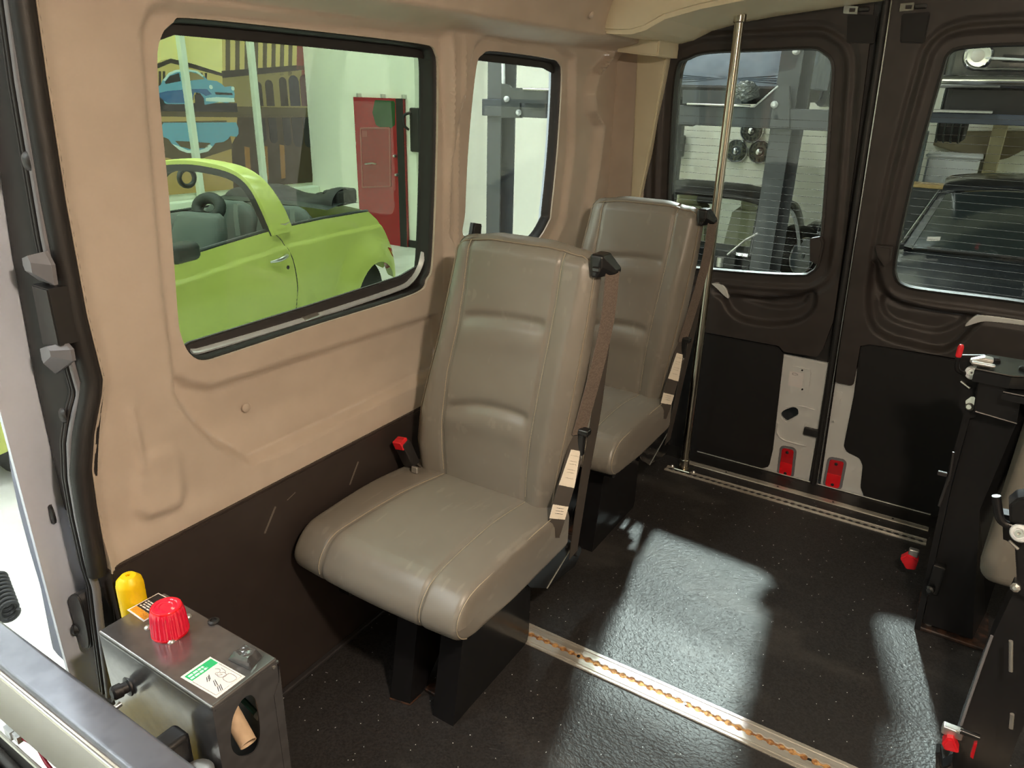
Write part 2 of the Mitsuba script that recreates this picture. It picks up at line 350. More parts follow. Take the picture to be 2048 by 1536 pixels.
# wide black upper band and lower ledge of the big window, with its metal drip strip
UP = P_UP = [[0.856,1.483],[0.908,1.501],[1.206,1.500],[1.607,1.495],[1.674,1.490],[1.676,1.565],[1.211,1.550],[0.905,1.541],[0.863,1.522]]
put('window_1', 'upper_band', prism(Polygon(UP).intersection(BIGP.buffer(-.004)), 'x', -1.303, -1.296, .002), 'rubber', 30)
LOW = [[0.814,0.922],[0.847,0.930],[1.173,0.934],[1.504,0.942],[1.587,0.958],[1.615,0.996],[1.653,1.033],[1.680,0.773],[1.159,0.798],[0.829,0.818],[0.791,0.864]]
put('window_1', 'lower_band', prism(Polygon(LOW).intersection(BIGP.buffer(-.004)), 'x', -1.303, -1.294, .003), 'rubber_soft', 30)
DRIP = smoothpts([[0.842,0.912],[0.884,0.908],[1.162,0.906],[1.471,0.911],[1.539,0.922],[1.580,0.953],[1.599,0.993]], 60)
put('window_1', 'drip_strip', strip(to3(DRIP, 'x', -1.290), [.45, 0, .9], .014, .005), 'strip_bright', 30)
CLIP = [[1.142,0.906],[1.190,0.907]]
put('window_1', 'clip', strip(to3(CLIP, 'x', -1.2885), [.45, 0, .9], .018, .006), 'zinc', 30)
window('window_2', QUAP, -1.272, 'clear_glass', .012)
QB = [[1.794,1.501],[1.880,1.499],[2.225,1.493],[2.290,1.480],[2.363,1.476],[2.354,1.569],[1.794,1.548]]
put('window_2', 'upper_band', prism(Polygon(QB).intersection(QUAP.buffer(-.004)), 'x', -1.286, -1.281, .002), 'rubber', 30)
for u in ([[1.809,1.011],[1.857,1.004],[1.862,1.040],[1.820,1.049]], [[2.021,0.967],[2.081,0.959],[2.073,0.976],[2.030,0.986]]):
    put('window_2', 'latch', prism(u, 'x', -1.284, -1.268, .004), 'black_plastic', 30)

# roof, far right wall with its windows (outside the frame; they shade the floor), unseen front bulkhead added to block light
struct('ceiling')
put('ceiling', '', cat([box(-1.34, .72, .45, 2.74, 1.86, 1.90), box(-.9, .72, -1.4, .45, 1.86, 1.90)]), 'cream', False)
struct('wall_right')
RW = Polygon([[-1.4, -.3], [-1.4, 1.9], [2.95, 1.9], [2.95, -.3]])
put('wall_right', '', prism(RW, 'x', .64, .56), 'beige', 30)
struct('wall_front')
put('wall_front', '', box(-.9, .64, -1.40, -1.36, -.06, 1.9), 'black_plastic', False)

# rear corner trim above the doors
struct('trim_2')
TC = [[-1.145,1.780],[-1.137,1.653],[-1.145,1.616],[-1.132,1.601],[-1.098,1.598],[-1.034,1.596],[-0.988,1.607],[-0.926,1.637],[-0.818,1.661],[-0.702,1.678],[-0.294,1.723]]
TC = TC + [[-.2, 1.90], [TC[0][0], 1.90]]
put('trim_2', 'header_cover', prism(rpoly(TC, .008), 'y', 2.80, 2.33, .014), 'cream', 40)
TD = [[-1.214,1.695],[-1.211,1.606],[-1.203,1.561],[-1.079,1.547],[-1.046,1.547],[-1.044,1.598],[-1.009,1.659],[-0.935,1.702]]
put('trim_2', 'corner_cover', prism(TD, 'y', 2.80, 2.61, .006), 'cream', 40)
TE = [[-1.193,1.575],[-1.098,1.554],[-1.086,1.591],[-1.063,1.640],[-1.108,1.223],[-1.138,0.993],[-1.075,-0.191],[-1.123,-0.206],[-1.169,1.029]]
put('trim_2', 'pillar_strip', prism(TE, 'y', 2.84, 2.765, .006), 'cream', 40)
TF = [[-1.403,1.647],[-1.156,1.643],[-1.147,1.555],[-1.126,1.031],[-1.044,-0.188],[-1.346,-0.284]]
put('trim_2', 'pillar_trim', prism(TF, 'y', 2.84, 2.78, .006), 'beige', 40)

# sliding door jamb at the left front: nested edges running up the pillar
K0 = to3(EDGE, 'x', -1.222)
K1 = to3([[0.628,1.553],[0.626,1.527],[0.617,1.413],[0.606,1.187],[0.604,1.009],[0.609,0.915],[0.590,0.875],[0.575,0.833],[0.564,0.766],[0.560,0.689],[0.559,0.582],[0.562,0.534],[0.556,0.470],[0.541,0.285]], 'x', -1.25)
K2 = to3([[0.603,1.554],[0.610,1.529],[0.594,1.412],[0.590,1.311],[0.577,1.151],[0.567,0.929],[0.566,0.832],[0.564,0.669],[0.575,0.646],[0.575,0.580],[0.573,0.499],[0.573,0.423],[0.559,0.184]], 'x', -1.33)
K3 = to3([[0.580,1.557],[0.580,1.530],[0.578,1.410],[0.565,1.229],[0.557,1.057],[0.547,0.868],[0.547,0.828],[0.535,0.730],[0.531,0.644],[0.531,0.547],[0.533,0.457],[0.525,0.297],[0.554,0.214],[0.592,-0.020]], 'x', -1.45)
K3[-2:, 0] = -1.40
def rows(*cs):
    n = 90; cs = [resample(c, n) for c in cs]
    v = np.concatenate(cs); f = []
    i = np.arange(n - 1)
    for k in range(len(cs) - 1):
        a, b = k * n, (k + 1) * n
        f += [np.stack([a + i, b + i, b + i + 1], 1), np.stack([a + i, b + i + 1, a + i + 1], 1)]
    return trimesh.Trimesh(v, np.vstack(f), process=False)
struct('door_3')
r0, r1, r2, r3 = (resample(k, 120) for k in (K0, K1, K2, K3))
Zc = lambda k, lo, hi: k[(k[:, 2] >= lo) & (k[:, 2] <= hi)]
put('door_3', 'weatherstrip', tube(Zc(r0, .18, 1.8) + [-.015, -.014, 0], .018, 10), 'rubber', 60)
put('door_3', 'seal_lip', tube(Zc(r1, .18, 1.8) + [.004, -.016, 0], .0075, 8), 'strip_grey', 60)
put('door_3', 'seal_lip', tube(Zc(r1, .18, 1.8) + [-.012, -.018, 0], .0045, 8), 'rubber_soft', 60)
put('door_3', 'seal_lip', tube(Zc(r1, .18, 1.8) + [-.022, -.018, 0], .0035, 8), 'rubber_soft', 60)
put('door_3', 'seal_base', rows(K0 + [-.004, .004, 0], K1 + [.012, .006, 0], K1 + [-.04, .0, 0]), 'rubber', 60)
def blend(a, b, t): return resample(a, 120) * (1 - t) + resample(b, 120) * t
hi = lambda k: k[k[:, 2] > .66]
q1, q2 = blend(K1, K2, .35), r2
put('door_3', 'pillar_trim', rows(hi(q1) + [0, .012, 0], hi(q1), hi(blend(K1, K2, .7)) + [0, -.006, 0], hi(q2) + [0, -.004, 0], hi(q2) + [-.004, .01, 0]), 'rubber_soft', 50)
put('door_3', 'jamb', rows(blend(K1, K2, .15) + [0, .008, 0], blend(K1, K2, .6) + [0, .004, 0], r2 + [-.004, .004, 0], blend(K2, K3, .25) + [0, -.006, 0], blend(K2, K3, .55) + [0, -.002, 0], blend(K2, K3, .62) + [0, .012, 0], blend(K2, K3, .9) + [0, .016, 0], r3, r3 + [-.006, .03, 0]), 'silver_paint', 50)
def on_jamb(u2, off): # (x,z) on the jamb's face -> 3-D point
    return to3(u2, 'y', .553 + off)
for lo_, hi_ in ((0, 1), (2, 3)):
    pass
def jamb_cup(poly):
    p = np.array(poly); c = p.mean(0)
    o = to3(p, 'y', 0.0); o[:, 1] = .574; inner = o.copy(); inner[:, 0] = c[0] + (p[:, 0] - c[0]) * .45; inner[:, 2] = c[1] + (p[:, 1] - c[1]) * .5 + .01; inner[:, 1] += -.022
    return loft([o + [0, .006, 0], o, inner])
put('door_3', 'guide_block', jamb_cup([[-1.266,1.156],[-1.225,1.169],[-1.212,1.149],[-1.216,1.116],[-1.264,1.117],[-1.270,1.133]]), 'strip_grey', 20)
put('door_3', 'guide_block', jamb_cup([[-1.280,1.002],[-1.227,1.018],[-1.210,1.008],[-1.211,0.988],[-1.279,0.950],[-1.285,0.965]]), 'strip_grey', 20)
put('door_3', 'guide_slot', prism([[-1.270,1.111],[-1.222,1.110],[-1.223,1.014],[-1.278,1.006]], 'y', .60, .564, .002), 'black_plastic', 20)
(cx, cz), = [[-1.338,0.667]]
put('door_3', 'grommet', lathe([(.020, 0), (.021, .004), (.018, .007), (.012, .007), (.010, .002), (.0, .001)], [cx, .543, cz], [-.25, -1, 0], 24), 'black_plastic', 40)
for u in ([[-1.196,1.308]], [[-1.261,0.880]]):
    (cx, cz), = u
    put('door_3', 'plug', lathe([(.014, 0), (.013, .004), (.008, .008), (0, .009)], [cx, .566, cz], [-.3, -1, 0], 20), 'rubber_soft', 40)
ST = smoothpts([[-1.332,0.477],[-1.303,0.505],[-1.282,0.506],[-1.275,0.468],[-1.282,0.398],[-1.301,0.372],[-1.323,0.371],[-1.329,0.424]], 40, True)
put('door_3', 'striker_plate', prism(ST, 'y', .565, .527, .003), 'black_plastic', 30)
put('door_3', 'rubber_bumper', lathe([(.011, -.004), (.010, .003), (.011, .005), (.007, .008), (.0, .009)], to3([[-1.324,0.412]], 'y', .528)[0], [-.45, -1, 0], 18), 'rubber', 25)

# ------------------------------------------------------------------ the showroom around the van
GZ = -.72
struct('floor_showroom')
put('floor_showroom', '', box(-16, 10, -9, 11, GZ - .1, GZ), 'concrete', False)
def conc(p, n, uv): return mix(lin(205, 205, 196), lin(222, 222, 214), smoothstep(.3, .7, fbm(p.x * 3, p.y * 3, 0, 4)))
mat('concrete', proc(conc), 0.35, spec=0.4)
mat('wall_white', lin(238, 238, 224), 0.7)
mat('ceiling_dark', lin(92, 92, 90), .8)
struct('ceiling_showroom')
put('ceiling_showroom', '', box(-16, 10, -9, 11, 5.6, 5.7), 'ceiling_dark', False)
for x, y0, y1, lb in ((-1.95, -5.0, -.6, "added short strip light, unseen, brightening the door jamb and beam"), (-8.0, -6.0, 7.0, 'long strip light along the mural wall'), (-5.6, -6.0, 8.6, 'long strip light over the far side of the lime convertible'),  # the first, short strip is added out of view to brighten jamb and beam
                      (-3.0, -6.0, 8.6, 'long strip light between the van and the lime convertible'), (5.6, -6.0, 8.6, 'long strip light right of the van'), (8.2, -6.0, 8.6, 'long strip light along the right showroom wall')):
    k = thing('ceiling_light', lb, 'lamp', 'strip lights in the showroom ceiling')
    v = np.array([[x - .15, y0, 4.60], [x + .15, y0, 4.60], [x + .15, y1, 4.60], [x - .15, y1, 4.60]])
    put(k, 'diffuser', trimesh.Trimesh(v, [[0, 2, 1], [0, 3, 2]], process=False), 'white_plastic', False)
    scene[k + '__diffuser']['emitter'] = {'type': 'area', 'radiance': rgb([DOWN_R * c for c in (.92, 1.0, .98)])}
    put(k, 'housing', box(x - .17, x + .17, y0 - .02, y1 + .02, 4.605, 4.70), 'white_plastic', False)
for nm, b in (('wall_showroom_left', (-9.0, -8.8, -9, 8.2)), ('wall_showroom_corner', (-9.0, -6.7, 8.2, 8.4)), ('wall_showroom_rear', (-16, 10, 9.6, 9.8)), ('wall_showroom_right', (9.8, 10, -9, 11)), ('wall_showroom_front', (-16, 10, -9.2, -9))):
    struct(nm); put(nm, '', box(b[0], b[1], b[2], b[3], GZ, 5.6), 'wall_white', False)

# ------------------------------------------------------------------ rear doors
def door(name, outline, glass, trim, pockets, lower, holes):
    struct(name)
    O = Polygon(outline).buffer(-.01).buffer(.01); G = rpoly(smoothpts(glass, 160, True), .004)
    put(name, 'shell', prism(O.difference(G.buffer(.02)), 'y', DY + .14, DY + .12, .004), 'rubber', 30)  # shell coloured dark so the cavity behind the hole looks unlit
    put(name, 'bare_panel', prism(O.intersection(shapely.geometry.box(-9, -9, 9, .50)).difference(shapely.union_all(holes)), 'y', DY + .015, DY, .003), 'door_silver', 30)
    Tm = Polygon(trim).buffer(-.012).buffer(.012)
    PK = [rpoly(smoothpts(p, 120, True), .003) for p in pockets]
    def ty(P):
        d = sdist(G, P)
        w = DY - .016 + .012 * sstep(.085, .030, d) - .010 * np.exp(-((d - .045) / .009) ** 2) + .006 * np.exp(-((d - .068) / .006) ** 2)
        w = w + .030 * sstep(.008, -.012, sdist(PK[0], P)) + .014 * sstep(.006, -.008, sdist(PK[1], P))
        return w
    put(name, 'trim_panel', sheet(Tm.difference(G), ty, .0085, 'y', skirt=.02), 'door_trim', 60)
    for lw in lower:
        put(name, 'lower_panel', prism(rpoly(lw, .018), 'y', DY, DY - .011, .003), 'door_black', 30)
    put(name, 'seal', gasket(ring_pts(G, 160), [(.002, -.008), (-.006, -.010), (-.010, .0), (-.008, .02), (.004, .02)], 'y', DY), 'rubber', 40)
    pane = sheet(G.buffer(-.002), DY + .012, .1, 'y')
    key = put(name, 'pane', pane, 'grey_glass', False)
    x0, z0, x1, z1 = G.bounds; hw = []
    for z in np.arange(z0 + .035, z1 - .21, .0255):
        cut = LineString([(x0 - 1, z), (x1 + 1, z)]).intersection(G.buffer(-.012))
        (xa, _), (xb, _) = cut.coords[0], cut.coords[-1]
        hw.append(box(xa, xb, DY + .010, DY + .0112, z - .0005, z + .0005))
    put(name, 'heater_wires', cat(hw), 'heater', False, kind='stuff')
    return G
mat('heater', lin(40, 35, 30), 0.6)
DL = [[-1.181,0.964],[-1.186,1.160],[-1.189,1.401],[-1.178,1.560],[-1.145,1.624],[-1.082,1.673],[-0.982,1.699],[-0.841,1.717],[-0.402,1.759],[-0.356,1.014],[-0.330,0.394],[-0.324,-0.013],[-0.834,-0.039],[-1.206,-0.041]]
GL = [[-1.050,1.509],[-1.005,1.553],[-0.929,1.572],[-0.752,1.578],[-0.586,1.583],[-0.539,1.570],[-0.500,1.528],[-0.482,1.388],[-0.449,1.091],[-0.432,0.880],[-0.452,0.829],[-0.498,0.811],[-0.710,0.792],[-0.972,0.782],[-1.010,0.822],[-1.027,0.980],[-1.046,1.262]]
TL = [[-1.181,0.964],[-1.186,1.160],[-1.189,1.401],[-1.178,1.560],[-1.145,1.624],[-1.082,1.673],[-0.982,1.699],[-0.841,1.717],[-0.412,1.760],[-0.364,1.013],[-0.347,0.669],[-0.363,0.559],[-0.378,0.522],[-0.498,0.517],[-0.520,0.537],[-0.838,0.537],[-1.214,0.511]]
PL1 = [[-0.829,0.714],[-0.757,0.701],[-0.622,0.707],[-0.488,0.737],[-0.439,0.767],[-0.418,0.733],[-0.430,0.683],[-0.472,0.642],[-0.560,0.614],[-0.665,0.611],[-0.724,0.637],[-0.762,0.684]]
PL2 = [[-0.769,0.715],[-0.623,0.715],[-0.497,0.739],[-0.460,0.754],[-0.455,0.727],[-0.490,0.694],[-0.579,0.678],[-0.677,0.690],[-0.728,0.705]]
LL = [[-1.284,0.480],[-0.837,0.529],[-0.527,0.531],[-0.500,0.508],[-0.478,0.095],[-0.482,0.020],[-0.516,0.000],[-0.835,-0.025],[-1.243,-0.051]]
HP = smoothpts([[-0.471,0.249],[-0.466,0.271],[-0.436,0.294],[-0.416,0.293],[-0.409,0.273],[-0.418,0.258],[-0.435,0.241],[-0.449,0.232]], 50, True)
door('door_1', DL, GL, TL, [PL1, PL2], [LL], [Polygon(HP)])
DR = [[-0.373,1.758],[-0.368,1.631],[-0.327,1.017],[-0.299,0.402],[-0.278,-0.014],[0.176,-0.012],[0.618,0.000],[0.505,0.886],[0.241,1.767]]
GR = [[-0.181,1.520],[-0.174,1.563],[-0.132,1.582],[0.018,1.589],[0.167,1.582],[0.208,1.556],[0.269,1.301],[0.350,0.924],[0.358,0.820],[0.317,0.806],[0.203,0.823],[-0.081,0.820],[-0.150,0.827],[-0.180,0.851],[-0.196,0.929],[-0.196,1.227]]
TR = [[-0.373,1.758],[-0.368,1.631],[-0.327,1.017],[-0.307,0.560],[-0.299,0.438],[-0.236,0.437],[-0.241,0.593],[-0.213,0.606],[0.040,0.610],[0.519,0.615],[0.505,0.886],[0.241,1.767]]
PR1 = [[-0.251,0.904],[-0.204,0.813],[-0.149,0.777],[-0.022,0.760],[0.095,0.763],[0.077,0.711],[0.046,0.655],[0.007,0.625],[-0.071,0.627],[-0.170,0.641],[-0.229,0.690],[-0.259,0.814]]
PR2 = [[-0.202,0.787],[-0.130,0.759],[-0.022,0.756],[0.053,0.755],[0.032,0.716],[-0.022,0.685],[-0.100,0.688],[-0.166,0.702],[-0.200,0.740]]
LR = [[-0.241,0.593],[-0.212,0.603],[0.042,0.603],[0.523,0.599],[0.618,0.000],[-0.058,-0.018],[-0.114,-0.006],[-0.137,0.039],[-0.146,0.128],[-0.162,0.155],[-0.211,0.169],[-0.225,0.190],[-0.228,0.398]]
door('door_2', DR, GR, TR, [PR1, PR2], [LR], [])
# bare light metal showing between pocket and window frame
put('door_1', 'handle_recess', prism(rpoly(smoothpts([[-0.811,0.739],[-0.779,0.744],[-0.753,0.728],[-0.736,0.690],[-0.757,0.699],[-0.784,0.719]], 40, True), .001), 'y', DY, DY - .018, .003), 'door_silver', 40)
put('door_2', 'handle_recess', prism(rpoly(smoothpts([[0.060,0.724],[0.072,0.751],[0.100,0.770],[0.215,0.773],[0.312,0.771],[0.317,0.752],[0.219,0.757],[0.119,0.752],[0.086,0.739]], 60, True), .001), 'y', DY, DY - .018, .003), 'door_silver', 40)
# pressed steel details
def raised(name, px, m, h=.004, label=None): put(name, 'pressing', prism(rpoly(px, .004), 'y', DY + .002, DY - h, .002), m, 30)
raised('door_1', [[-0.464,0.467],[-0.390,0.466],[-0.386,0.360],[-0.465,0.358]], 'door_silver')
put('door_1', 'sticker', prism([[-0.467,0.442],[-0.415,0.445],[-0.412,0.383],[-0.465,0.384]], 'y', DY - .004, DY - .0052), 'paper_white', False, 'white sticker with an oval mark')
put('door_1', 'sticker_print', tube(to3([[c[0] + .011 * math.cos(t), c[1] + .004 * math.sin(t)] for c in [[-0.446,0.434]] for t in np.linspace(0, 6.283, 20)], 'y', DY - .0055), .0008, 5), 'grey_print', False)
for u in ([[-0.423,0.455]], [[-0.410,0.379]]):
    put('door_1', 'hole_disc', cyl(to3(u, 'y', DY - .006)[0], to3(u, 'y', DY)[0], .0035), 'black_plastic', 30)  # black discs painted in for the dark of small rivet holes
put('door_1', 'pressing', tube(to3(smoothpts([[-0.477,0.216],[-0.476,0.181],[-0.456,0.155],[-0.420,0.148],[-0.358,0.148]], 30), 'y', DY - .001), .004, 8), 'door_silver', 60)
put('door_1', 'pressing', tube(to3(smoothpts([[-0.458,0.291],[-0.408,0.308],[-0.351,0.305]], 20), 'y', DY - .0005), .003, 8), 'door_silver', 60)
put('door_1', 'latch_hook', cat([box(*[[-0.375,0.213],[-0.350,0.220]][0][:1], [[-0.300,0.233]][0][0], DY - .02, DY - .002, [[-0.373,0.200]][0][1], [[-0.378,0.231]][0][1], .003)]), 'black_plastic', 30)
raised('door_2', [[-0.292,0.399],[-0.267,0.401],[-0.268,0.343],[-0.289,0.342]], 'door_silver')
put('door_2', 'rivet', cyl(to3([[-0.280,0.275]], 'y', DY - .004)[0], to3([[-0.280,0.275]], 'y', DY)[0], .004), 'zinc', 30)
def reflector(dn, top, bot):
    (xa, za), (xb, zb) = top; (xc, zc), (xd, zd) = bot
    ux, lx, w = (xa + xb) / 2, (xc + xd) / 2, abs(xb - xa)
    P = lambda x, z: [x, z]
    full = rpoly([[xc, zc], [xd, zd], [xb, zb], [xa, za]], .010)
    put(dn, 'reflector_seat', prism(full.buffer(.010), 'y', DY + .001, DY - .003, .002), 'strip_grey', 30)
    k = put(dn, 'reflector', prism(full, 'y', DY, DY - .008, .002), 'red_dark', 30, 'red reflector held by two black screws')
    mid = (za + zc) / 2
    lowp = full.intersection(shapely.geometry.box(-9, -9, 9, mid))
    put(k, 'lower_lens', prism(lowp, 'y', DY - .004, DY - .0092, .001), 'red_bright', 30)
    for z in (za - .012, zc + .012):
        put(k, 'screw', lathe([(.006, 0), (.006, .002), (.003, .003), (0, .003)], [(ux if z > mid else lx), DY - .008, z], [0, -1, 0], 14), 'rubber', 30)
reflector('door_1', [[-0.444,0.116],[-0.399,0.120]], [[-0.438,-0.001],[-0.391,0.002]])
reflector('door_2', [[-0.263,0.119],[-0.212,0.123]], [[-0.261,0.005],[-0.210,0.007]])
# rubber seam between the leaves, its bright metal lip, latch bars at the top and lever blocks beside the glass
SA = to3([[-0.380,1.757],[-0.371,1.630],[-0.345,1.017],[-0.320,0.400],[-0.304,-0.006]], 'y', DY - .012)
struct('trim_3')
put('trim_3', 'seam_backing', prism([[-0.456,1.809],[-0.344,1.803],[-0.173,-0.010],[-0.391,-0.082]], 'y', DY + .10, DY + .02), 'rubber', False)  # backing added behind the gap to stop light leaking onto the floor
put('trim_3', 'seam_seal', tube(smoothpts(SA, 40), .012, 10), 'rubber', 60)
put('trim_3', 'metal_lip', tube(smoothpts(SA + [.015, -.006, 0], 40), .0022, 8), 'chrome', 60)
put('trim_3', 'metal_lip', tube(smoothpts(to3([[-0.325,0.640],[-0.331,0.521],[-0.324,0.361],[-0.317,0.237],[-0.311,0.001]], 'y', DY - .006), 30), .006, 8), 'zinc', 60)
for dn, px, bpx in (('door_1', [[-0.496,1.702],[-0.453,1.698],[-0.452,1.675],[-0.495,1.679]], [[-0.483,1.679],[-0.393,1.673],[-0.385,1.590],[-0.470,1.593]]), ('door_2', [[-0.332,1.702],[-0.294,1.704],[-0.292,1.682],[-0.331,1.680]], [[-0.324,1.674],[-0.244,1.678],[-0.242,1.588],[-0.313,1.592]])):
    put(dn, 'latch_pocket', prism(rpoly(bpx, .008), 'y', DY - .01, DY - .022, .004), 'door_black', 30)
    c = np.array(px).mean(0)
    k = put(dn, 'latch_plate', prism(Polygon(px).difference(shapely.geometry.box(c[0] - .004, c[1] - .006, c[0] + .014, c[1] + .005)), 'y', DY - .01, DY - .03, .001), 'chrome', 30)
    put(dn, 'latch_bar', box(c[0] + .02, c[0] + .055, DY - .03, DY - .012, c[1] - .006, c[1] + .008, .003), 'black_gloss', 30)
put('door_1', 'lever_block', prism(rpoly([[-0.473,0.958],[-0.437,0.969],[-0.424,0.949],[-0.426,0.866],[-0.460,0.880]], .006), 'y', DY - .01, DY - .045, .006), 'door_trim', 40)
put('door_2', 'lever_block', prism(rpoly([[-0.260,0.962],[-0.206,0.962],[-0.203,0.914],[-0.217,0.892],[-0.246,0.926]], .006), 'y', DY - .01, DY - .045, .006), 'door_trim', 40)

# ------------------------------------------------------------------ floor tracks, sill, grab pole
def track(name, label, y0, y1, x0, x1, m, slot_m, pitch=.0254):
    k = thing(name, label, 'floor track')
    yc = (y0 + y1) / 2; w = .0075
    slot = [LineString([(x0 - .01, yc), (x1 + .01, yc)]).buffer(w * .55)]
    xs = np.arange(x0 + .02, x1 - .01, pitch)
    slot = shapely.union_all([slot[0], *[Point(x, yc).buffer(w * 1.25, quad_segs=5) for x in xs]])
    body = shapely.geometry.box(x0, y0, x1, y1).difference(slot)
    put(k, 'rail', prism(body, 'z', .0005, .0045, .0012), m, 30)
    put(k, 'slot_floor', box(x0 + .004, x1 - .004, yc - w * 1.4, yc + w * 1.4, .0002, .0012), slot_m, False, 'rusty slot of scalloped holes')
    for s in (-1, 1):
        put(k, 'rib', box(x0, x1, yc + s * (y1 - y0) * .36 - .0012, yc + s * (y1 - y0) * .36 + .0012, .003, .006), m, False)
    for x in np.arange(x0 + .55, x1, .30):
        put(k, 'screw', lathe([(.005, 0), (.0048, .002), (.0, .0022)], [x, yc, .0006], [0, 0, 1], 12), 'black_paint', 30)
    return k
track('floor_track', 'pale aluminium seat track with rusty scalloped slot beside the front seat leg', 1.389, 1.466, -1.195, .55, 'aluminium', 'rust')
track('floor_track', 'dull aluminium seat track near the rear doors, beside the pole foot', 2.566, 2.61, -.84, .112, 'aluminium', 'rubber_soft')
k = thing('threshold_plate', 'pale flat metal strip screwed down along the rear door sill', 'sill strip')
put(k, 'plate', box(-.80, .112, 2.668, 2.698, .0, .006, .002), 'aluminium', 30)
for x in np.arange(-.62, .1, .205): put(k, 'screw', lathe([(.004, 0), (.0038, .002), (0, .0022)], [x, 2.683, .0055], [0, 0, 1], 10), 'rubber', 30)
struct('trim_4')
put('trim_4', '', box(-1.2, .6, 2.70, 2.80, -.06, .002), 'rubber', False)
put('trim_4', 'edge', tube([[-.78, 2.797, .005], [.11, 2.797, .005]], .003, 8), 'zinc', 60)
pt, pb = to3([[-0.779,1.720]], 'y', 2.62)[0], to3([[-0.776,0.014]], 'y', 2.62)[0]
pb[2] = 0.004; pt = pb + (pt - pb) * 1.0
k = thing('grab_pole', 'brushed steel grab pole standing beside the rear seat, floor to roof', 'pole')
d = (pt - pb) / np.linalg.norm(pt - pb)
put(k, 'pole', cyl(pb, pt + d * .1, .0155, n=28), 'steel', 40)
put(k, 'top_sleeve', cyl(pb + d * (np.linalg.norm(pt - pb) - .075), pb + d * (np.linalg.norm(pt - pb) - .022), .0205, n=28, ch=.003), 'steel', 40)
put(k, 'foot_sleeve', cyl(pb, pb + d * .045, .0205, n=28, ch=.003), 'steel', 40)
put(k, 'foot_plate', box(pb[0] - .035, pb[0] + .035, pb[1] - .03, pb[1] + .03, .0, .008, .003), 'steel', 30)
for s in (-1, 1): put(k, 'bolt', lathe([(.008, 0), (.008, .007), (.004, .012), (0, .012)], pb + [s * .045, -.012, -.004], [0, 0, 1], 8), 'zinc', 20)

# ------------------------------------------------------------------ the two forward-facing seats
def squircle(n=72, p=4.0):
    th = np.arange(n) * 2 * np.pi / n
    c, s = np.cos(th), np.sin(th)
    return np.stack([np.sign(c) * np.abs(c) ** (2 / p), np.sign(s) * np.abs(s) ** (2 / p)], 1)
def groove(d, w): return np.exp(-(d / w) ** 2)
BZ = [.30, .40, .47, .53, .63, .73, .83, .93, 1.03, 1.10]
BL = [-1.130, -1.150, -1.158, -1.160, -1.146, -1.124, -1.100, -1.084, -1.070, -1.066]
BR = [-.752, -.738, -.730, -.722, -.708, -.698, -.690, -.684, -.682, -.684]
BF = [1.410, 1.395, 1.385, 1.380, 1.380, 1.390, 1.402, 1.416, 1.432, 1.444]   # front face, before the padding
SEAM_L = [(.30, -1.058), (.40, -1.058), (.47, -1.056), (.60, -1.058), (.75, -1.048), (.88, -1.025), (.97, -1.018), (1.08, -1.016)]
SEAM_R = [(.30, -.812), (.40, -.812), (.47, -.806), (.60, -.798), (.75, -.785), (.88, -.772), (.97, -.765), (1.08, -.762)]
def seam_x(seam, z): s = np.array(seam); return np.interp(z, s[:, 0], s[:, 1])
def crease_z(x, which):
    u = (x + .91) / .13
    return (.915 - .010 * u ** 2 if which == 0 else .690 - .022 * u ** 2) + .012 * u
def back_front(x, z):
    """how far the padded front stands towards the sitter."""
    l, r = np.interp(z, BZ, BL), np.interp(z, BZ, BR)
    sl, sr = seam_x(SEAM_L, z), seam_x(SEAM_R, z)
    d = .012 * (1 - ((x - (l + r) / 2) / ((r - l) / 2)) ** 2)
    bol = sstep(sl + .004, l + .03, x) * sstep(l - .01, l + .05, x) + sstep(sr - .004, r - .03, x) * sstep(r + .01, r - .05, x)
    d += .014 * bol * sstep(1.05, .85, z)
    d -= .006 * groove(x - sl, .005) + .006 * groove(x - sr, .005)
    mid = sstep(sl, sl + .03, x) * sstep(sr, sr - .03, x)
    for k, dep in ((0, .009), (1, .010)):
        c = crease_z(x, k); d -= dep * mid * groove(z - c, .014); d += .005 * mid * groove(z - c + .045, .03)
    return d
def grid_solid(nx, nz, fn_front, fn_back):
    """a cushion from two faces over the same (u, v) grid, closed around the rim."""
    u, v = np.meshgrid(np.linspace(-1, 1, nx), np.linspace(0, 1, nz))
    F, B = fn_front(u, v).reshape(-1, 3), fn_back(u, v).reshape(-1, 3)
    idx = np.arange(nx * nz).reshape(nz, nx)
    a, b, c, d = idx[:-1, :-1].ravel(), idx[:-1, 1:].ravel(), idx[1:, 1:].ravel(), idx[1:, :-1].ravel()
    q = np.vstack([np.stack([a, b, c], 1), np.stack([a, c, d], 1)]); n = nx * nz
    rim = np.r_[idx[0, :-1], idx[:-1, -1], idx[-1, :0:-1], idx[:0:-1, 0]]
    return F, B, q, rim, n
def back_points(u, v, face):
    z = .305 + v * (1.098 - .305)
    r_c = .040                                  # rounded upper corners
    zt = np.clip((z - (1.098 - r_c)) / r_c, 0, 1)
    pull = r_c * (1 - np.sqrt(np.clip(1 - zt ** 2, 0, 1)))
    l, r = np.interp(z, BZ, BL) + pull, np.interp(z, BZ, BR) - pull
    x = (l + r) / 2 + u * (r - l) / 2
    f = np.interp(z, BZ, BF)
    e = np.minimum((1 - np.abs(u)) * (r - l) / 2, (1.098 - z))
    rnd = .022 * (1 - sstep(0, .035, e) ** .5)
    th = .095 - .030 * sstep(.6, 1.1, z)
    if face == 'front': y = f - back_front(x, z) + rnd
    else: y = f + th - rnd * .8
    return np.stack([x, y, z - .012 * sstep(.4, 1, np.abs(u)) * sstep(1.03, 1.098, z)], -1)
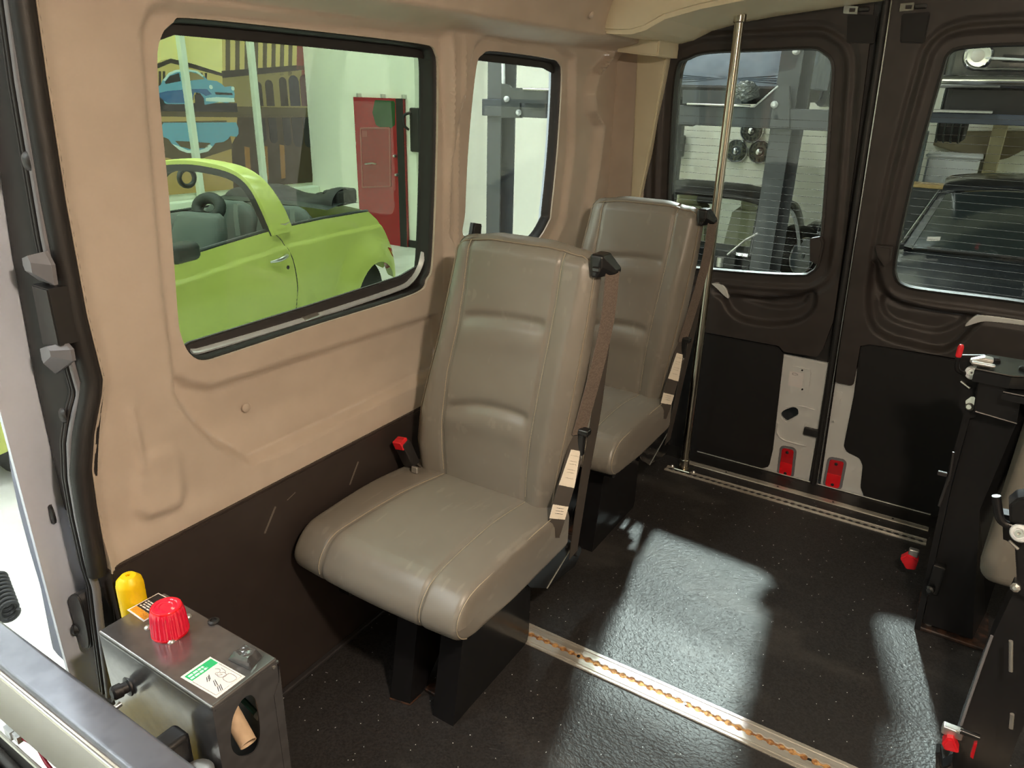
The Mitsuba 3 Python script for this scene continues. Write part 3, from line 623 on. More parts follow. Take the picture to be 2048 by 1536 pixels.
def make_back():
    F, B, q, rim, n = grid_solid(90, 150, lambda u, v: back_points(u, v, 'front'), lambda u, v: back_points(u, v, 'back'))
    j = np.roll(rim, -1)
    V = np.vstack([F, B, F[rim], (F[rim] + B[rim]) / 2 + 0, B[rim]]); m = len(rim); i = np.arange(m); k = (i + 1) % m; o = 2 * n
    mid = V[o + m:o + 2 * m]; c = np.array([-.91, 0, .74]); out = mid - c; out[:, 1] = 0; out /= np.linalg.norm(out, axis=1)[:, None]
    V[o + m:o + 2 * m] = mid + out * .008
    f = [q, q[:, ::-1] + n]
    for s in (0, 1):
        a, b = o + s * m, o + (s + 1) * m
        f += [np.stack([a + i, b + i, b + k], 1), np.stack([a + i, b + k, a + k], 1)]
    me = trimesh.Trimesh(V, np.vstack(f), process=False)
    return me, F
CX0, CX1, CY0, CY1 = -1.192, -.700, .955, 1.43
def cush_seam(y, s): return np.interp(y, [.955, 1.0, 1.1, 1.25, 1.40], [-1.085, -1.085, -1.078, -1.066, -1.056] if s < 0 else [-.800, -.801, -.805, -.808, -.806])
def cush_top(x, y):
    u = (x - (CX0 + CX1) / 2) / ((CX1 - CX0) / 2); v = (y - CY0) / (CY1 - CY0)
    z = .455 + .010 * (1 - np.abs(u) ** 3) + .010 * np.sin(np.pi * np.clip(v, 0, 1)) - .010 * sstep(.5, 1, v)
    z -= .005 * groove(x - cush_seam(y, -1), .005) + .005 * groove(x - cush_seam(y, 1), .005)
    return z
def make_cushion():
    """a bullnose-fronted cushion, lofted front to back."""
    n = 110; prof = []
    # side profile (y, z) rounded at the nose: parameter a over the outline, top from rear to nose, under to rear
    zt, zb = .455, .325
    top = [(y, zt) for y in np.linspace(CY1, CY0 + .085, 60)]
    nose = [(CY0 + .075 - .075 * math.sin(t) * (1 - .10 * math.cos(t)), (zt + zb + .012) / 2 + (zt - zb - .012) / 2 * math.cos(t)) for t in np.linspace(.12, np.pi - .05, 46)]
    bot = [(y, zb + .012 * sstep(CY0 + .25, CY0 + .05, y)) for y in np.linspace(CY0 + .09, CY1, 30)]
    P = np.array(top + nose + bot)
    xs = np.linspace(CX0, CX1, 110); rings = []
    for x in xs:
        e = min(x - CX0, CX1 - x); sh = 1 - .20 * (1 - math.sqrt(max(0, 1 - (1 - min(e, .022) / .022) ** 2))) if e < .022 else 1.0
        c = np.array([P[:, 0].mean(), .392]); q = P.copy()
        # the nose bows: further forward in the middle
        bow = .012 * (1 - ((x - (CX0 + CX1) / 2) / .246) ** 2)
        front = sstep(CY0 + .25, CY0, q[:, 0]); q[:, 0] -= bow * front
        up = sstep(.42, .45, P[:, 1])
        q[:, 1] += up * (cush_top(np.full(len(q), x), q[:, 0]) - .455)
        sg = groove(x - cush_seam(q[:, 0], -1), .005) + groove(x - cush_seam(q[:, 0], 1), .005)
        q[:, 0] += .005 * sg * sstep(CY0 + .08, CY0, P[:, 0])
        inset = (1 - sh) * .09 / .20
        q[:, 1] = np.where(q[:, 1] > .392, np.maximum(q[:, 1] - inset * .25, .392), np.minimum(q[:, 1] + inset * .25, .392))
        q[:, 0] = np.minimum(q[:, 0] + inset * .25 * front, CY1)
        rings.append(np.c_[np.full(len(q), x), q])
    return loft(rings), P
def make_seat(label, group, root='passenger_seat'):
    t = thing(root, label, 'seat', group)
    bk, F = make_back(); put(t, 'backrest', bk, 'vinyl', 50)
    cu, P = make_cushion(); put(t, 'cushion', cu, 'vinyl', 50)
    for s, seam in ((-1, SEAM_L), (1, SEAM_R)):
        z = np.linspace(.47, 1.085, 60); x = seam_x(seam, z) + .0035 * s
        y = np.interp(z, BZ, BF) - back_front(x, z) - .0002
        y[-3:] += [.001, .004, .010]
        put(t, 'back_seam', tube(np.c_[x, y, z], .0010, 6), 'thread', 60)
        yy = np.linspace(CY0 + .085, 1.385, 40); xx = cush_seam(yy, s) + .0035 * s; zz = cush_top(xx, yy) + .0004
        th = np.linspace(.15, 1.9, 14)[::-1]; nx = np.full(14, cush_seam(CY0, s) + .0035 * s)
        bow = .012 * (1 - ((nx - (CX0 + CX1) / 2) / .246) ** 2)
        ny = CY0 + .075 - .0765 * np.sin(th) * (1 - .1 * np.cos(th)) - bow; nz = .396 + .0615 * np.cos(th) + .006
        put(t, 'cushion_seam', tube(np.vstack([np.c_[nx, ny, nz], np.c_[xx, yy, zz]]), .0010, 6), 'thread', 60)
    # piping round the backrest's front edge and the cushion's side panels
    z = np.linspace(.42, 1.03, 60); d = .0
    rim = [back_points(np.array(-.985), np.array(v), 'front') for v in np.linspace(.16, .96, 60)] + [back_points(np.array(u), np.array(.992), 'front') for u in np.linspace(-.93, .93, 40)] + [back_points(np.array(.985), np.array(v), 'front') for v in np.linspace(.96, .16, 60)]
    rim = smoothpts(np.array(rim) + [0, -.002, .001], 170)
    put(t, 'piping', tube(rim, .0022, 7), 'piping', 60)
    for x in (CX1 - .016,):
        th = np.linspace(.1, 2.6, 22); s = 1 if x > -.9 else -1
        pts = [(x + s * .008, y, .452 + .006 * math.sin(math.pi * (y - CY0) / (CY1 - CY0))) for y in np.linspace(1.40, CY0 + .08, 20)] + [(x + s * .008, CY0 + .077 - .074 * math.sin(a), .397 + .057 * math.cos(a)) for a in th]
        put(t, 'cushion_piping', tube(smoothpts(np.array(pts), 90), .0012, 6), 'thread' if s > 0 else 'vinyl', 60)
    # under-frame and pedestal
    put(t, 'seat_pan', box(-1.16, -.73, 1.04, 1.47, .300, .335, .006), 'black_paint', 30)
    leg = [[1.055, .0], [1.395, .0], [1.405, .02], [1.405, .31], [1.110, .31]]
    k = put(t, 'leg_panel', prism(leg, 'x', -.796, -.790), 'black_gloss', 30)
    put(k, 'front_flange', cat([loft([np.array([[-.852, 1.052, .0], [-.790, 1.052, .0], [-.790, 1.058, .0], [-.852, 1.058, .0]]), np.array([[-.852, 1.107, .31], [-.790, 1.107, .31], [-.790, 1.113, .31], [-.852, 1.113, .31]])])]), 'black_paint', 20)
    k = put(t, 'leg_post', cat([loft([np.array([[-.972, 1.035, .0], [-.920, 1.046, .0], [-.920, 1.052, .0], [-.972, 1.041, .0]]), np.array([[-.972, 1.09, .31], [-.920, 1.10, .31], [-.920, 1.106, .31], [-.972, 1.096, .31]])]), loft([np.array([[-.925, 1.046, .0], [-.919, 1.046, .0], [-.919, 1.10, .0], [-.925, 1.10, .0]]), np.array([[-.925, 1.10, .31], [-.919, 1.10, .31], [-.919, 1.40, .31], [-.925, 1.40, .31]])])]), 'black_paint', 20)
    put(k, 'foot_edge', tube([[-.973, 1.033, .002], [-.918, 1.045, .002], [-.916, 1.085, .002]], .0025, 6), 'rusty_black', 40, 'rusty lower edge')
    k = put(t, 'base_plate', box(-.915, -.80, 1.10, 1.38, .0, .010, .002), 'rusty_black', 20)
    put(k, 'bolt', cat([cyl([-.872, 1.20, .008], [-.872, 1.20, .040], .005, n=10), cyl([-.872, 1.20, .008], [-.872, 1.20, .018], .010, n=6)]), 'rust', 20)
    # recliner and belt hardware behind and beside the cushion
    put(t, 'side_bracket', prism([[1.30, .29], [1.52, .30], [1.66, .16], [1.62, .13], [1.45, .16], [1.36, .22]], 'x', -.775, -.765), 'black_gloss', 30)
    put(t, 'bracket_edge', tube([[-.764, 1.45, .16], [-.764, 1.615, .225]], .002, 6), 'zinc', 60)
    put(t, 'adjuster', cyl([-.77, 1.60, .20], [-.745, 1.60, .20], .016, n=14, ch=.003), 'black_paint', 30)
    put(t, 'wall_mount', box(-1.205, -1.15, 1.10, 1.40, .18, .31, .01), 'black_paint', 30)
    # shoulder belt: guide cap, webbing down the side, sliding tongue, tags, buckle
    gx, gy, gz = -.675, 1.455, 1.072
    cap = trimesh.convex.convex_hull(np.vstack([rbox(gx - .018, gx + .016, gy - .02, gy + .03, gz - .012, gz + .022, .008).vertices, rbox(gx + .012, gx + .030, gy + .02, gy + .052, gz - .026, gz - .012, .004).vertices, rbox(gx - .012, gx + .006, gy - .022, gy - .005, gz - .03, gz - .01, .006).vertices]))
    k = put(t, 'belt_guide', cap, 'black_paint', 30)
    put(k, 'guide_slot', box(gx - .008, gx + .012, gy - .026, gy - .018, gz - .016, gz - .004, .003), 'black_gloss', 30)
    side = [-1, 0, 0]
    W = smoothpts(np.array([[-.652, 1.474, 1.052], [-.654, 1.472, .95], [-.664, 1.460, .84], [-.678, 1.447, .74], [-.690, 1.434, .655]]), 40)
    put(t, 'shoulder_webbing', strip(W, [1, -.35, .1], .044, .0022), 'webbing', 40)
    W2 = smoothpts(np.array([[-.661, 1.490, 1.052], [-.664, 1.490, .9], [-.676, 1.496, .7], [-.700, 1.506, .5], [-.722, 1.526, .33], [-.74, 1.55, .22]]), 50)
    put(t, 'rear_webbing', strip(W2, [1, -.1, .1], .044, .0022), 'webbing_dark', 40)
    L = smoothpts(np.array([[-.690, 1.440, .655], [-.693, 1.420, .60], [-.693, 1.392, .54], [-.696, 1.368, .485], [-.700, 1.355, .44], [-.708, 1.352, .40]]), 40)
    put(t, 'lap_webbing', strip(L, [.8, -.62, .2], .044, .0024), 'webbing_dark', 40)
    def tag_on(i0, i1, nm, w0, w1, lbl):
        kk = put(t, nm, strip(L[i0:i1] + np.array([.8, -.62, .2]) / 1.03 * .0022, [.8, -.62, .2], np.linspace(w0, w1, i1 - i0), .0008), 'tag', 40, lbl)
        n_ = np.array([.8, -.62, .2]) / 1.03
        for f_ in (.2, .32, .44, .56, .68, .8) if i1 - i0 > 7 else (.3, .5, .7):
            j = i0 + f_ * (i1 - i0 - 1); p = L[int(j)] + n_ * .0030; tng = L[int(j) + 1] - L[int(j)]; s_ = np.cross(tng, n_); s_ /= np.linalg.norm(s_)
            put(kk, 'print', tube([p - s_ * .011, p + s_ * .010], .0005, 5), 'ink' if i1 - i0 <= 7 else 'thread', False)
    tag_on(6, 20, 'tag', .026, .043, 'cream paper tag sewn on the belt')
    tag_on(26, 32, 'tag', .043, .042, 'white printed tag near the belt end')
    k = put(t, 'tongue', cat([rbox(-.700, -.664, 1.428, 1.452, .655, .672, .005), rbox(-.692, -.676, 1.432, 1.446, .60, .657, .003)]), 'black_gloss', 40)
    put(k, 'metal_tip', box(-.689, -.678, 1.433, 1.438, .590, .625, .002), 'zinc', 30)
    b0 = np.array([-1.158, 1.345, .505]); bd = np.array([-.18, -.30, .93]); bd /= np.linalg.norm(bd); a_, b_, _ = frame_of(bd)
    def obox(c, ax, hx): return trimesh.convex.convex_hull(np.array([c + sx * ax[0] * hx[0] * f1 + sy * ax[1] * hx[1] * f2 + sz * ax[2] * hx[2] * f3 for sx in (-1, 1) for sy in (-1, 1) for sz in (-1, 1) for f1, f2, f3 in ((1, .8, .85), (.85, 1, .85), (.85, .8, 1))]))
    xax = np.array([1, 0, 0]) - bd * bd[0]; xax /= np.linalg.norm(xax); yax = np.cross(bd, xax)
    k = put(t, 'buckle', obox(b0, (xax, yax, bd), (.020, .015, .040)), 'black_plastic', 30)
    put(k, 'release_button', obox(b0 + bd * .036 - yax * .004, (xax, yax, bd), (.0165, .014, .013)), 'red_plastic', 30, 'red release button')
    put(k, 'painted_slot', obox(b0 + bd * .0485 + yax * .002, (xax, yax, bd), (.012, .003, .0015)), 'red_dark', 30)  # darker red bar stands in for the shade inside the slot
    put(t, 'buckle_strap', strip([b0 - bd * .03, b0 - bd * .07 + [0, .02, 0], b0 - bd * .10 + [0, .04, -.02]], yax, .03, .003), 'webbing_dark', 40)
    put(t, 'buckle_tab', rbox(-1.128, -1.108, 1.325, 1.333, .463, .482, .003), 'zinc', 30)
    return t
S1 = make_seat('grey vinyl seat in the foreground, its cushion facing the camera, nearest the big window', 'forward-facing grey seats')
S2 = thing('passenger_seat', 'grey vinyl seat behind the front one, beside the steel grab pole', 'seat', 'forward-facing grey seats')
TW2 = T().translate([-.040, .833, 0])
for kk in [q for q in scene if q.startswith(S1 + '__')]:
    nk = S2 + kk[len(S1):]; scene[nk] = {**scene[kk], 'to_world': TW2}
    if kk in labels: labels[nk] = dict(labels[kk])

# ------------------------------------------------------------------ lift pump box by the door, beacon, hand-pump lever, lift arm
BX0, BX1, BY0, BY1, BT = -1.128, -.822, .482, .607, .535
k = thing('control_box', 'grey steel lift pump box standing by the door jamb, red beacon on top', 'control box')
side = Polygon([[BY0, .0], [BY1, .0], [BY1, BT - .008], [BY0, BT - .008]])
hole = smoothpts([[0.503,0.437],[0.512,0.482],[0.530,0.503],[0.547,0.504],[0.557,0.489],[0.560,0.461],[0.557,0.409],[0.545,0.385],[0.524,0.392],[0.509,0.411]], 60, True)
put(k, 'end_panel', prism(side.difference(Polygon(hole)), 'x', BX1 - .003, BX1), 'steel_box', 30)
put(k, 'front_panel', box(BX0, BX1 - .001, BY0, BY0 + .003, 0, BT - .006), 'steel_box', False)
put(k, 'back_panel', box(BX0, BX1 - .001, BY1 - .003, BY1, 0, BT - .006), 'steel_box', False)
put(k, 'lid', rbox(BX0, BX1 + .001, BY0 - .001, BY1 + .001, BT - .012, BT, .004), 'steel_box', 40)
put(k, 'end_flange', prism([[BY0 + .004, BT - .012], [BY1 + .004, BT - .012], [BY1 - .001, BT - .05], [BY1 - .014, BT - .07], [BY1 - .010, .05], [BY1 - .03, .02], [BY1, .0], [BY1 + .003, BT - .05], [BY1 + .003, BT - .008], [BY0 + .004, BT - .008]], 'x', BX1 - .003, BX1 + .0015), 'steel_box', 30)
put(k, 'inner_floor', box(BX0 + .01, BX1 - .005, BY0 + .005, BY1 - .005, .0, .01), 'black_paint', False)
rv = to3([[-1.064,0.534],[-1.000,0.535],[-1.032,0.590]], 'z', BT)
for p in rv: put(k, 'screw', lathe([(.0068, 0), (.0062, .002), (.0035, .0042), (0, .0046)], p, [0, 0, 1], 14), 'zinc', 40)
p = to3([[-0.982,0.606]], 'z', BT)[0]
put(k, 'grommet', lathe([(.010, 0), (.010, .003), (.006, .005), (.005, .001), (0, .001)], p, [0, 0, 1], 16), 'black_plastic', 40)
put(k, 'end_screw', lathe([(.0035, 0), (.003, .002), (0, .0025)], to3([[0.599,0.522]], 'x', BX1 + .001)[0], [1, 0, 0], 12), 'zinc', 40)
# knurled knob on the front face
p = to3([[-1.064,0.445]], 'y', BY0)[0]
put(k, 'knob', lathe([(.018, 0), (.017, .003), (.010, .004), (.010, .012), (.0125, .013), (.0125, .026), (.009, .029), (.0, .029)], p, [-.12, -1, .1], 22), 'black_plastic', 30)
put(k, 'knob_thread', lathe([(.005, .02), (.005, .034), (.0, .035)], p + [.004, 0, -.018], [-.12, -1, -.2], 12), 'zinc', 30)
# labels on the lid
zt = BT + .0004
q = np.array([[-1.137,0.540],[-1.134,0.600],[-1.085,0.602],[-1.083,0.538]])
k2 = put(k, 'warning_label', prism(q, 'z', zt - .0002, zt + .0004), 'paper_white', False, 'warning label with an orange band')
def sub(q, a, b, c, d): # bilinear sub-rectangle: u along q0-q1, v along q0-q3
    f = lambda u, v: (1 - u) * (1 - v) * q[0] + u * (1 - v) * q[1] + u * v * q[2] + (1 - u) * v * q[3]
    return np.array([f(a, c), f(b, c), f(b, d), f(a, d)])
put(k2, 'orange_band', prism(sub(q, .05, .27, .06, .94), 'z', zt, zt + .0007), 'orange_print', False)
put(k2, 'black_field', prism(sub(q, .28, .96, .06, .94), 'z', zt, zt + .0007), 'black_print', False)
u_ = q[1] - q[0]; v_ = q[3] - q[0]; o_ = q[0] + u_ * .09 + v_ * .90
put(k2, 'lettering', lettering('WARNING', .0125, [*(q[0] + u_ * .09 + v_ * .90), zt + .0007], [*(-v_), 0], [*u_, 0], .0003, width=np.linalg.norm(v_) * .8), 'black_print', False)
rng = np.random.default_rng(4)
for i, uu in enumerate((.33, .41, .49, .57)):
    v0 = .88
    while v0 > .2:
        w = rng.uniform(.10, .2); put(k2, 'text_line', prism(sub(q, uu, uu + .045, max(v0 - w, .12), v0), 'z', zt + .0005, zt + .0010), 'paper_white', False); v0 -= w + .04
q = np.array([[-0.915,0.493],[-0.914,0.548],[-0.830,0.551],[-0.830,0.497]])
k3 = put(k, 'instruction_label', prism(q, 'z', zt - .0002, zt + .0004), 'paper_white', False, 'white instruction label with a green header band')
put(k3, 'green_band', prism(sub(q, .07, .95, .06, .27), 'z', zt, zt + .0007), 'green_print', False)
for r_, (a0, a1) in enumerate(((.12, .62), (.10, .66))):
    u0 = a0
    while u0 < a1:
        w = rng.uniform(.07, .14); put(k3, 'header_text', prism(sub(q, u0, min(u0 + w, a1), .10 + .085 * r_, .155 + .085 * r_), 'z', zt + .0005, zt + .0010), 'mint_print', False); u0 += w + .025
def qp(u, v): return np.array([*((1 - u) * (1 - v) * q[0] + u * (1 - v) * q[1] + u * v * q[2] + (1 - u) * v * q[3]), zt + .0006])
put(k3, 'border', tube([qp(.06, .30), qp(.06, .94), qp(.94, .94), qp(.94, .30)], .0004, 5), 'grey_print', False)
for pts in ([(.74, .36), (.80, .44), (.72, .50), (.62, .46), (.60, .54), (.70, .60)], [(.70, .52), (.78, .58), (.74, .68), (.62, .66), (.58, .56), (.64, .50)], [(.66, .66), (.84, .70), (.82, .90), (.60, .88), (.58, .72), (.66, .66)], [(.86, .44), (.84, .56), (.78, .62)]):
    put(k3, 'line_drawing', tube(smoothpts([qp(*a) for a in pts], 30), .0005, 5), 'grey_print', False)
for uu, v0, v1 in ((.38, .40, .52), (.33, .42, .54), (.28, .42, .52), (.34, .60, .76), (.29, .60, .74), (.30, .78, .92), (.25, .78, .92), (.20, .78, .90)):
    put(k3, 'text_line', tube([qp(uu + .1, v0), qp(uu, v1)], .0006, 5), 'ink', False)
# rocker switch under a crumpled clear cover
q = np.array([[-0.884,0.560],[-0.881,0.593],[-0.843,0.596],[-0.833,0.564]])
put(k, 'switch', prism(Polygon(q).buffer(-.004), 'z', BT, BT + .010, .003), 'black_gloss', 30)
gx, gy = np.meshgrid(np.linspace(0, 1, 12), np.linspace(0, 1, 12)); pts = []
for a, b in zip(gx.ravel(), gy.ravel()):
    f = (1 - a) * (1 - b) * q[0] + a * (1 - b) * q[1] + a * b * q[2] + (1 - a) * b * q[3]
    e = min(a, 1 - a, b, 1 - b)
    pts.append([*f, BT + .001 + .012 * min(1, e * 6) + .007 * meshkit.noise(np.array([a * 4, b * 4, .3])) * min(1, e * 8)])
idx = np.arange(144).reshape(12, 12); a, b, c, d = idx[:-1, :-1].ravel(), idx[:-1, 1:].ravel(), idx[1:, 1:].ravel(), idx[1:, :-1].ravel()
mat('clear_film', lin(60, 60, 62), 0.12, spec=.8, coat=1.0)
put(k, 'switch_cover', trimesh.Trimesh(np.array(pts), np.vstack([np.stack([a, b, c], 1), np.stack([a, c, d], 1)]), process=False), 'clear_film', False)

# red beacon on the lid
bc = to3([[-1.024,0.550]], 'z', BT)[0]
k = thing('warning_beacon', 'red ribbed plastic beacon on top of the grey steel box', 'beacon')
th = np.arange(96) * 2 * np.pi / 96; rings = []
for r, h, rib in ((.0345, .0, 0), (.036, .003, 0), (.0355, .006, 1), (.033, .046, 1), (.0315, .055, .6), (.0295, .060, .2), (.027, .0625, 0), (.0225, .0625, 0), (.0205, .061, 0), (.014, .0625, 0), (.012, .061, 0), (.006, .062, 0), (.001, .062, 0)):
    rr = r * (1 + .035 * rib * np.sign(np.cos(th * 24)) * np.abs(np.cos(th * 24)) ** .5)
    rr = rr * .84; rings.append(np.c_[bc[0] + rr * np.cos(th), bc[1] + rr * np.sin(th), np.full(96, bc[2] + h * .86)])
scene['mat_red_lens'] = {'type': 'principled', 'base_color': rgb(lin(232, 30, 62)), 'roughness': .08, 'specular': .6, 'spec_trans': .55, 'eta': 1.3} if False else {'type': 'twosided', 'bsdf': {'type': 'principled', 'base_color': rgb(lin(222, 18, 54)), 'roughness': .12, 'specular': .7, 'clearcoat': 1.0, 'clearcoat_gloss': .95}}
put(k, 'lens', loft(rings), 'red_lens', 25)
put(k, 'base_ring', lathe([(.031, .0), (.0312, .0005), (.0312, .003), (.029, .0035)], bc, [0, 0, 1], 40), 'red_dark', 40)
put(k, 'top_ring', tube([[bc[0] + .024 * math.cos(t), bc[1] + .024 * math.sin(t), bc[2] + .052] for t in np.arange(40) * 2 * np.pi / 40], .0015, 6, closed=True), 'red_bright', 60)

# yellow hand-pump lever standing behind the box
p = to3([[-1.159,0.587]], 'y', .565)[0]
k = thing('pump_lever', 'yellow foam-gripped bar standing between the steel box and the wall', 'lever')
dn = np.array([-.02, .0, -1.0])
pl = lathe([(.0, .012), (.0035, .012), (.004, .0), (.013, .001), (.0215, .010), (.0235, .02), (.0235, .05), (.0235, .60)], p, dn, 26)
put(k, 'grip', pl, 'yellow', 40)

# kraft tube lying in the box's opening, white hose end
k = thing('cardboard_tube', 'brown kraft cardboard tube poking from the hole in the steel box', 'tube')
pa, pb_ = to3([[0.535,0.444]], 'x', -.852)[0], to3([[0.527,0.423]], 'x', -.812)[0]
L_ = np.linalg.norm(pb_ - pa) * 1.5
put(k, 'sleeve', lathe([(.011, .002), (.015, .0), (.014, L_), (.0125, L_), (.0105, .004), (.0, .003)], pa + (pa - pb_) * .5, pb_ - pa, 24), 'kraft', 40)
k = thing('hose_fitting', 'small pale hose fitting inside the opening of the steel box', 'fitting')
pf = to3([[0.570,0.432]], 'x', -.842)[0]
put(k, 'hose', tube([pf + [-.06, 0, .02], pf + [-.03, 0, .012], pf], .005, 8), 'green_dark', 40)
put(k, 'nut', lathe([(.007, 0), (.0075, .008), (.005, .012), (0, .013)], pf, [1, 0, -.2], 8), 'zinc', 30)
mat('green_dark', lin(30, 60, 54), .4)

# the lift's folded arm across the doorway
k = thing('lift_beam', 'long grey metal lift beam lying across the doorway in front of the box', 'beam')
AZ = .50
arm = rbox(-2.1, -.46, .362, .420, AZ - .13, AZ, .007, 3)
put(k, 'beam', arm, 'arm_grey', 40)
put(k, 'face_plate', box(-2.1, -.46, .352, .3625, AZ - .135, AZ - .010, .002), 'cream_reflection', 30, 'face below the top edge, floor reflection painted in its colour')
put(k, 'edge_bead', tube([[-2.1, .355, AZ - .010], [-.46, .355, AZ - .010]], .0025, 6), 'zinc', 60)
k = thing('lift_platform_rail', 'black rail with cables below the grey lift beam at the lower left', 'rail')
put(k, 'rail', box(-1.9, -.5, .30, .345, .255, .30, .006), 'black_gloss', 30)
put(k, 'rail', box(-1.9, -.5, .24, .285, .25, .275, .005), 'arm_grey', 30)
put(k, 'safety_stripe', box(-1.34, -1.04, .33, .405, .13, .165, .004), 'yellow', 30, 'yellow safety stripe')
put(k, 'stripe_bracket', box(-1.30, -1.08, .35, .385, .0, .13, .004), 'black_paint', 30)
put(k, 'lip', box(-1.9, -.5, .345, .352, .27, .33, .002), 'zinc', 30)
for i, (dy, m) in enumerate(((.326, 'rubber'), (.306, 'rubber'), (.292, 'arm_grey'))):
    put(k, 'hose', tube(smoothpts([[-1.8, dy, .312], [-1.3, dy + .004, .318], [-1.0, dy - .006, .312], [-.6, dy, .316]], 40), .009, 8), m, 60)
p0 = to3([[-1.276,0.367]], 'z', .33)[0]; p1 = to3([[-1.230,0.365]], 'z', .33)[0]; p2 = to3([[-1.148,0.363]], 'z', .32)[0]
k = thing('cable_connector', 'white plastic cable plug with a red wire on the black rail', 'connector')
dd = p1 - p0
put(k, 'plug', loft([p0 + np.array(s) for s in ((-.004, -.010, -.01), (.006, .010, -.01), (.006, .010, .01), (-.004, -.010, .01))] and [np.array([c + s for s in np.array([[0, -.012, -.009], [0, .012, -.009], [0, .012, .009], [0, -.012, .009]])]) for c in (p0, p0 + dd * .55)]), 'white_plastic', 20)
put(k, 'collar', loft([np.array([c + s for s in np.array([[0, -.009, -.007], [0, .009, -.007], [0, .009, .007], [0, -.009, .007]])]) for c in (p0 + dd * .5, p1)]), 'white_plastic', 20)
put(k, 'red_wire', tube(smoothpts([p1, p1 * .5 + p2 * .5 + [0, .004, .006], p2, p2 + (p2 - p1) * .6], 30), .003, 8), 'red_wire', 60)
k = thing('floor_spring', 'black coiled hose on the bright ground left of the door jamb', 'coil')
c0 = to3([[-2.586,0.814]], 'z', -.3)[0]; t_ = np.linspace(0, 2 * np.pi * 9, 220)
put(k, 'coil', tube(np.c_[c0[0] - .17 + .0162 * t_ * .25, c0[1] + .05 + .03 * np.cos(t_) + .02 - .0012 * t_, c0[2] + .03 * np.sin(t_)], .008, 7), 'rubber', 60)
k = thing('cap_disc', 'round metal cap between the grey beam and the steel box', 'cap')
pc = to3([[-0.843,0.401]], 'y', .452)[0]
put(k, 'disc', lathe([(.026, 0), (.026, .012), (.022, .016), (.012, .018), (0, .018)], pc, [0, 0, 1], 26), 'zinc', 40)
put(k, 'stem', cyl([pc[0], pc[1], .0], pc, .010, n=14), 'black_paint', 40)
k = thing('arm_pivot', 'black pivot block between the grey beam and the box front', 'bracket')
pa = to3([[-0.884,0.464]], 'y', .45)[0]
put(k, 'block', rbox(pa[0] - .03, pa[0] + .012, .425, .470, .20, pa[2] + .0, .01), 'black_paint', 40)

